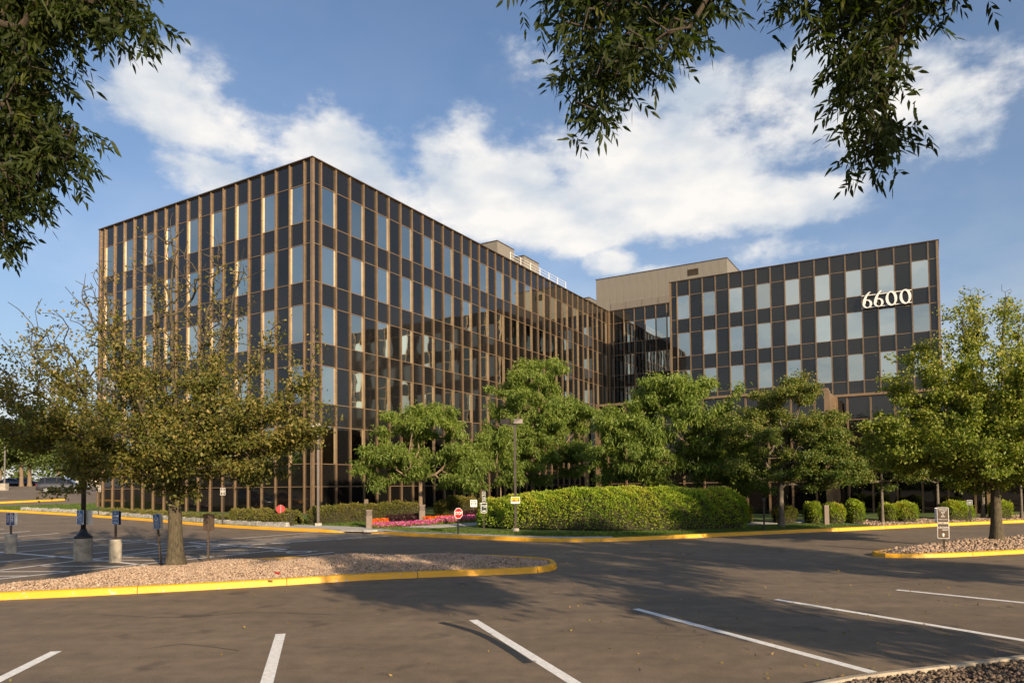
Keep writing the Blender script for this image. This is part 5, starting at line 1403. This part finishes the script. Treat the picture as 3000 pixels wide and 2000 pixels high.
# white notice
r = sign_root('notice_sign', 'square white notice with a black pictogram behind the flower bed', 1388, 1519, .42, math.radians(10))
post(r, 1.02, .04); p = plate(r, 'sign_panel', .36, .38, .84, MT['sign_white'], -.02, .005)
b = MB(); b.box(-.14, .14, -.023, -.0215, .93, .99); b.box(-.13, -.09, -.023, -.0215, .72, .87); b.box(.09, .13, -.023, -.0215, .72, .87); b.box(-.13, .13, -.0232, -.0217, .85, .89); b.box(-.07, .07, -.0233, -.0217, .76, .80); b.obj('pictogram', MT['black'], p)
text(p, 'RESERVED', .05, 0, .96, MT['sign_white'], -.025, .9)
# yellow watch sign + double head lamp
lx, ly = gq(1511, 1557)
r = sign_root('street_lamp', 'slim street lamp with two box heads rising before the big hedge', 0, 0, .22, 0, 'street lamp', (lx, ly))
MB().lathe([(.15, -.1), (.15, .14), (.13, .16)], 16).obj('concrete_base', MT['concrete'], r)
MB().box(-.05, .05, -.05, .05, .14, 4.72).obj('post', MT['lamp_metal'], r)
MB().box(-.34, .10, -.03, .03, 4.62, 4.69).obj('lamp_arm', MT['lamp_metal'], r)
for x, sc, yw in ((.12, 1, .15), (-.40, 1, -.35)):
    h_ = empty('lamp_head', (x, 0, 4.72)); h_.parent = r; h_.rotation_euler[2] = yw
    b = MB(); b.v = [(-.21,-.16,0),(.21,-.16,0),(.21,.16,0),(-.21,.16,0),(-.17,-.12,.20),(.21,-.14,.22),(.21,.14,.22),(-.17,.12,.20)]; b.f = [(0,3,2,1),(4,5,6,7),(0,1,5,4),(1,2,6,5),(2,3,7,6),(3,0,4,7)]
    b.obj('housing', MT['lamp_metal'], h_); MB().box(-.15, .15, -.11, .11, -.012, -.002).obj('lens', MT['head'], h_)
p = plate(r, 'sign_panel', .40, .29, 1.38, MT['sign_white'], -.065, .005); plate(p, 'sign_face', .37, .19, 1.415, MT['sign_yellow'], -.068, .003, 0, .015)
b = MB()
for x0, x1, z1 in ((-.17, -.09, .025), (-.09, -.05, .06), (-.05, -.01, .05), (0, .05, .03), (.06, .11, .02), (.12, .16, .075)): b.box(x0, x1, -.0712, -.0692, 1.33, 1.345+z1)
b.obj('skyline', MT['black'], p); text(p, 'Business Watch', .043, 0, 1.475, MT['red'], -.072, 1.0); text(p, 'Report suspicious activity', .022, 0, 1.275, MT['blue'], -.069, 1.0)
# left lamp by the corner
r = sign_root('street_lamp', 'square post street lamp standing by the sharp corner of the block', 932, 1539, .35, math.radians(20), 'street lamp')
MB().box(-.17, .17, -.17, .17, -.15, .14).obj('concrete_base', MT['concrete'], r)
MB().box(-.065, .065, -.065, .065, .14, 5.25).obj('post', MT['lamp_metal'], r); MB().box(-.35, .1, -.03, .03, 5.22, 5.28).obj('lamp_arm', MT['lamp_metal'], r)
h_ = empty('lamp_head', (-.22, 0, 5.27)); h_.parent = r
b = MB(); b.v = [(-.36,-.18,.02),(.32,-.20,0),(.32,.20,0),(-.36,.18,.02),(-.34,-.12,.12),(.30,-.16,.24),(.30,.16,.24),(-.34,.12,.12)]; b.f = [(0,3,2,1),(4,5,6,7),(0,1,5,4),(1,2,6,5),(2,3,7,6),(3,0,4,7)]
b.obj('housing', MT['grey_metal'], h_); MB().box(-.28, .24, -.12, .12, -.012, -.002).obj('lens', MT['head'], h_)
# bins / bollards
def litter(label, px, py, dz, s=1.0):
    r = sign_root('litter_bin', label, px, py, dz, math.radians(15), 'litter bin')
    MB().prism(rrect(.32*s, .32*s, .05), 0, .62*s).obj('body', MT['bin'], r); MB().prism(rrect(.30*s, .30*s, .05), .62*s, .86*s).obj('opening_band', MT['brown_sign'], r)
    b = MB()
    for k in range(4): b.prism(rrect(.325*s, .325*s, .05), (.65+.055*k)*s, (.67+.055*k)*s)
    b.obj('grille', MT['bin'], r); MB().prism(rrect(.34*s, .34*s, .05), .86*s, .92*s).obj('lid', MT['bin'], r)
litter('brown litter bin at the left end of the flower bed', 1081, 1546, .35); litter('brown litter bin tucked behind the pink flowers by a locust trunk', 1236, 1530, .42)
r = sign_root('marker_post', 'short flat brown marker post between two clipped shrubs', 2421, 1538, .25, 0, 'bollard'); MB().prism(rrect(.24, .18, .03), -.05, .98).obj('body', MT['bin'], r)
r = sign_root('sign_post', 'thin black post with a small head beside the right end of the hedge', 2239, 1552, .2, 0, 'post'); MB().box(-.03, .03, -.03, .03, -.1, 1.4).obj('post', MT['black'], r); MB().box(-.08, .08, -.05, .05, 1.28, 1.42).obj('post_head', MT['black'], r)
r = sign_root('wayfinding_sign', 'small dark arrow sign left of the right island linden trunk', 2842, 1527, .25, 0); post(r, 1.1, .04, 'black'); p = plate(r, 'sign_panel', .28, .24, .98, MT['sign_white'], -.02, .005); plate(p, 'sign_face', .26, .22, .98, MT['green_black'], -.023, .003, 0, .02)
b = MB(); b.box(-.07, .08, -.026, -.0245, .965, .985); b.obj('arrow', MT['sign_white'], p)
r = sign_root('wayfinding_sign', 'small dim brown notice in front of the dark court glass', 1073, 1524, .5, math.radians(30)); post(r, 1.15, .03, 'black'); plate(r, 'sign_panel', .22, .36, 1.0, MT['sign_brownface'], -.02, .005)

# ------------------------------------------------------------------ cars
def car(label, pos, yaw, paint, kind='suv', name='parked_car', z=None):
    x, y = pos; z = float(zl(x, y)) if z is None else z
    # follow the slope of the lot
    r = empty(name, (x, y, z), yaw, label, 'car')
    gx = (float(zl(x+2, y))-float(zl(x-2, y)))/4; gy = (float(zl(x, y+2))-float(zl(x, y-2)))/4
    fwd = Vector((math.cos(yaw), math.sin(yaw), gx*math.cos(yaw)+gy*math.sin(yaw))).normalized(); lf = Vector((-math.sin(yaw), math.cos(yaw), -gx*math.sin(yaw)+gy*math.cos(yaw))).normalized(); up = fwd.cross(lf)
    r.rotation_euler = Matrix((fwd, lf, up)).transposed().to_euler()
    if kind == 'suv':
        Lc, Wc = 4.75, 1.88; low = [(-2.37,.42),(-2.40,.78),(-2.33,1.02),(-2.2,1.10)]
        sec = [(-2.38,.40,.80,.80),(-2.33,.33,1.02,.90),(-1.9,.27,1.10,.93),(-1.0,.25,1.12,.94),(0,.25,1.10,.94),(.9,.25,1.06,.94),(1.25,.25,1.03,.93),(1.8,.27,.96,.92),(2.2,.32,.86,.86),(2.37,.40,.68,.72)]
        roof = [(-2.28,1.08,.80,.86),(-2.0,1.60,.66,.84),(-1.7,1.70,.64,.84),(-.6,1.74,.64,.84),(.1,1.70,.63,.84),(.55,1.52,.66,.86),(1.15,1.06,.80,.90)]
        wb = (-1.42, 1.42); wr = .36
    else:
        Lc, Wc = 4.3, 1.8
        sec = [(-2.12,.38,.72,.72),(-2.0,.28,.88,.84),(-1.5,.22,.94,.89),(-.6,.20,.90,.90),(.3,.20,.86,.90),(1.0,.20,.84,.89),(1.6,.22,.76,.87),(2.0,.26,.64,.80),(2.15,.34,.52,.66)]
        roof = [(-1.45,.92,.70,.84),(-1.05,1.16,.60,.80),(-.45,1.26,.57,.78),(.1,1.22,.58,.78),(.75,.86,.74,.86)]
        wb = (-1.28, 1.33); wr = .33
    def loft(S, wmul=1.0, bot=True):
        v, f = [], []; k = 10
        for (xx, zb_2, zt2, hw_) in S:
            zm = (zb_2+zt2)/2
            prof = [(-hw_*.86, zb_2), (-hw_*.98, zb_2+.12), (-hw_, zm), (-hw_*.97, zt2-.08), (-hw_*.84, zt2), (hw_*.84, zt2), (hw_*.97, zt2-.08), (hw_, zm), (hw_*.98, zb_2+.12), (hw_*.86, zb_2)]
            v += [(xx, p[0], p[1]) for p in prof]
        for i in range(len(S)-1): f += [(i*k+j, i*k+(j+1) % k, (i+1)*k+(j+1) % k, (i+1)*k+j) for j in range(k)]
        f += [tuple(range(k-1, -1, -1)), tuple((len(S)-1)*k+j for j in range(k))]
        return v, f
    v, f = loft(sec); add('body', mesh('body', v, f, paint, True), r)
    def green(S, inset=0.0):
        v, f = [], []; k = 6
        for (xx, zt2, ht, hb) in S:
            zb2 = np.interp(xx, [s[0] for s in sec], [s[2] for s in sec])-.05
            zt2 = max(zt2, zb2+.01)
            v += [(xx, -hb, zb2), (xx, -ht-(hb-ht)*.15, zt2-.05), (xx, -ht+.06, zt2), (xx, ht-.06, zt2), (xx, ht+(hb-ht)*.15, zt2-.05), (xx, hb, zb2)]
        for i in range(len(S)-1): f += [(i*k+j, i*k+j+1, (i+1)*k+j+1, (i+1)*k+j) for j in range(k-1)]
        f += [tuple(range(k-1, -1, -1)), tuple((len(S)-1)*k+j for j in range(k))]
        return v, f
    v, f = green(roof); add('window', mesh('window', v, f, MT['carglass'], True), r)
    # roof skin and pillars in body colour
    b = MB(); rs = [s for s in roof if s[1] > roof[0][1]+.2]
    for s0, s1 in zip(rs[:-1], rs[1:]):
        i0 = len(b.v); b.v += [(s0[0], -s0[2]+.0, s0[1]+.012), (s0[0], s0[2], s0[1]+.012), (s1[0], s1[2], s1[1]+.012), (s1[0], -s1[2], s1[1]+.012), (s0[0], -s0[2]-.03, s0[1]-.07), (s0[0], s0[2]+.03, s0[1]-.07), (s1[0], s1[2]+.03, s1[1]-.07), (s1[0], -s1[2]-.03, s1[1]-.07)]
        b.f += [(i0, i0+1, i0+2, i0+3), (i0, i0+3, i0+7, i0+4), (i0+1, i0+5, i0+6, i0+2)]
    b.obj('roof', paint, r)
    for sg in (-1, 1):
        b = MB()
        zt2 = roof[len(roof)//2][1]
        for xx in ((-1.55, -.45, .45) if kind == 'suv' else (-.7,)):
            z0_ = float(np.interp(xx, [s[0] for s in sec], [s[2] for s in sec])); z1_ = float(np.interp(xx, [s[0] for s in roof], [s[1] for s in roof])); h0_ = float(np.interp(xx, [s[0] for s in roof], [s[3] for s in roof])); h1_ = float(np.interp(xx, [s[0] for s in roof], [s[2] for s in roof]))
            b.tube((xx, sg*(h0_+.0), z0_-.05), (xx, sg*(h1_+.035), z1_-.05), .045, 6)
        b.obj('pillar', paint, r)
        MB().box(sec[-1][0]-.22, sec[-1][0]-.05, sg*.52-.16, sg*.52+.16, sec[-1][2]-.02, sec[-1][2]+.10).obj('headlight', MT['head'], r)
        MB().box(sec[0][0]-.01, sec[0][0]+.14, sg*.68-.14, sg*.68+.14, .78, 1.02 if kind == 'suv' else .88).obj('tail_light', MT['tail'], r)
        for xx in wb:
            hw_ = float(np.interp(xx, [s[0] for s in sec], [s[3] for s in sec]))
            w_ = empty('wheel', (xx, sg*(hw_-.09), wr)); w_.parent = r; w_.rotation_euler = (math.pi/2, 0, 0)
            MB().lathe([(wr*.64, -.11), (wr*.93, -.115), (wr, -.08), (wr, .08), (wr*.93, .115), (wr*.64, .11)], 22).obj('tyre', MT['rubber'], w_, smooth=True)
            b = MB().lathe([(wr*.66, -.09), (wr*.66, .09)], 20)
            for k in range(5):
                a = 2*math.pi*k/5; T_ = Matrix.Rotation(a, 4, 'Z'); b.box(0, wr*.62, -.035, .035, -.118, .118, T_)
            b.obj('rim', MT['alloy'], w_)
            zc = .02; MB().lathe([(wr*1.14, -.10), (wr*1.14, .10)], 22).obj('wheel_arch', MT['rubber'], r, (xx, sg*(hw_-.105), wr+.02), (math.pi/2, 0, 0))
    MB().box(sec[0][0]-.03, sec[0][0]+.1, -.7, .7, .36, .52).obj('bumper', MT['black'], r)
    MB().box(sec[-1][0]-.1, sec[-1][0]+.03, -.6, .6, .32, .46).obj('bumper', MT['black'], r)
    MB().box(sec[0][0]-.035, sec[0][0]-.02, -.26, .26, .62, .76).obj('number_plate', MT['sign_white'], r)
    return r
def gfar(px, Y): return at(px, Y)
car('grey estate car parked on the far left lot beyond the lawn', gfar(186, 77), math.radians(18), MT['car_grey'])
car('dark blue car parked furthest left behind the far grass strip', gfar(40, 104), math.radians(12), MT['car_navy'], 'low')
car('navy car parked behind the two far left tree trunks', gfar(72, 105), math.radians(8), MT['car_navy'], 'low')
car('white car parked close to the left edge of the glass block', gfar(272, 112), math.radians(20), MT['car_white'], 'suv')
car('grey car mirrored in the ground floor glass of the left face', (-36.6, 46.0), math.radians(-25), MT['car_grey'], 'suv')
car('orange sports car mirrored in the ground floor glass of the left face', (-44.2, 41.5), math.radians(-35), MT['car_orange'], 'low')

# ------------------------------------------------------------------ far left lot: island, kerb, verge, trees, lamp
kerb('yellow_kerb', smooth_line([gp(-200, 1481), gp(0, 1474), gp(100, 1469.5), gp(190, 1465)], 1), MT['yellow'], kind='structure')
def verge(name, pts_px, w, mat, dz=.10):
    P = [gp(*p) for p in pts_px]; V, F = ribbon(P, w, zl, dz, step=1.0)
    return setp(add(name, mesh_np(name, V, F, mat)), kind='structure')
verge('grass_verge', ((-200,1425),(0,1424),(150,1421),(290,1419)), 7.0, MT['lawn'])
for a, b in (((-20,1437.5),(120,1439)),((240,1441),(292,1443)),((30,1423),(60,1421.8)),((-20,1460),(20,1457))): line_px(a, b, .12)
for px, Y, lab, s in ((62, 96, 'far tree with a thin bare trunk left of its twin', 1.0), (86, 97, 'far tree with a thicker bare trunk right of its twin', 1.1), (-60, 92, 'far tree cut by the left edge of the view', 1.1), (170, 118, 'far round tree behind the parked grey estate car', 1.1), (262, 128, 'far tree nearest the left edge of the block', .9), (0, 125, 'far tree behind the blue car', 1.0)):
    x, y = at(px, Y); z = float(zl(x, y))
    tree('shade_tree', lab, (x, y, z), 7.5*s, [(0,0,5.6*s,4.4*s,3.6*s,2.7*s),(-2.6,0,4.6*s,2.6,2.4,1.8),(2.8,0,4.8*s,2.6,2.4,1.8),(0,0,7.6*s,2.6,2.2,1.6)], 170, 6500, .34, .26, MT['leaf_far'], MT['bark_locust'], .26, 2.2, spread=.45, r_tip=.012)
r = sign_root('lot_lamp', 'thin pale lamp post on a square concrete block at far left', 0, 0, 0, 0, 'street lamp', at(13, 82)); MB().box(-.3, .3, -.3, .3, -.1, .8).obj('concrete_base', MT['concrete'], r); MB().box(-.06, .06, -.06, .06, .8, 7.5).obj('post', MT['grey_metal'], r); MB().box(-.5, .1, -.2, .2, 7.4, 7.6).obj('lamp_head', MT['grey_metal'], r)

# wooded edge of the site: beyond the frame, it closes the view in the glass -----------------
def woods(name, centres, n, size):
    C = np.array(centres); i = R.integers(0, len(C), n); u = rnd_unit(n)*(R.uniform(.3, 1, n)**.4)[:, None]
    P = C[i, :3]+u*C[i, 3:6]; P[:, 2] = np.maximum(P[:, 2], .3)
    D = rnd_unit(n)
    setp(add(name, leaf_mesh(name, P, D, size*R.uniform(.6, 1.3, n), size*.8, MT['leaf_far'], .2)), kind='stuff')
cs = []
for k in range(30): a = k/29; cs.append((95+R.normal(0, 5), -60+150*a, 6.5, 6.5, 5.5, 9+R.uniform(-1.5, 4)))
for k in range(34): a = k/33; cs.append((-130+220*a, -95+R.normal(0, 5), 4.5, 6, 6, 6+R.uniform(-1, 3)))
for k in range(22): a = k/21; cs.append((-118+R.normal(0, 4), -80+130*a, 5.0, 6, 6, 5.5+R.uniform(-1, 2.5)))
woods('distant_woods', cs, 52000, 1.15)
woods('distant_treeline', [(-150+100*k/19, 143+R.normal(0, 2), 5.2, 5, 3, 3.2+R.uniform(-.8, 1.4)) for k in range(20)], 9000, .7)
# pale building seen only as a mirror image in the left face
fb = empty('far_office', (-150, 4, 1.5), 0.2, 'pale distant office slab mirrored in the glass near the sharp corner', 'building')
MB().box(-12, 12, -20, 20, -2, 21).obj('wall', MT['tan_metal'], fb)
for k in range(5): MB().box(-12.05, 12.06, -19.5, 19.5, 2+3.8*k, 3.6+3.8*k).obj('window_band', MT['g_low'], fb)

# litter of leaves, twigs on the asphalt ------------------------------------------------------
n = 420; X = R.uniform(-6, 11, n); Yl = R.uniform(7.3, 24, n)**1.0
D = rnd_unit(n); D[:, 2] = np.abs(D[:, 2])*.25; D /= np.linalg.norm(D, axis=1)[:, None]
X = np.where(R.uniform(0, 1, n) < .6, X*.55+4, X)
setp(add('fallen_leaves', leaf_mesh('fallen_leaves', np.stack([X, Yl, np.full(n, .012)], 1), D, R.uniform(.02, .065, n), .028, MT['dry'] if 'dry' in MT else MT['leaf_crab'], .3, False, -.05, R.uniform(.6, 1, n))), kind='stuff')
n = 120; X = R.uniform(-2, 9, n); Yl = R.uniform(7.6, 18, n); a = R.uniform(0, 3.14, n); l_ = R.uniform(.03, .16, n)
V, F = tubes_np(np.stack([X, Yl, np.full(n, .008)], 1), np.stack([X+np.cos(a)*l_, Yl+np.sin(a)*l_, np.full(n, .011)], 1), np.full(n, .004), np.full(n, .002), 4)
setp(add('fallen_twigs', mesh_np('fallen_twigs', V, F, MT['bark_locust'])), kind='stuff')
x, y = gp(812, 1687, .3); setp(add('red_wrapper', MB().box(-.05, .05, -.03, .03, 0, .02).me('red_wrapper', MT['red']), None, (x, y, .36), (.3, .2, .6)), 'small crumpled red wrapper lying on the near gravel island', 'litter')
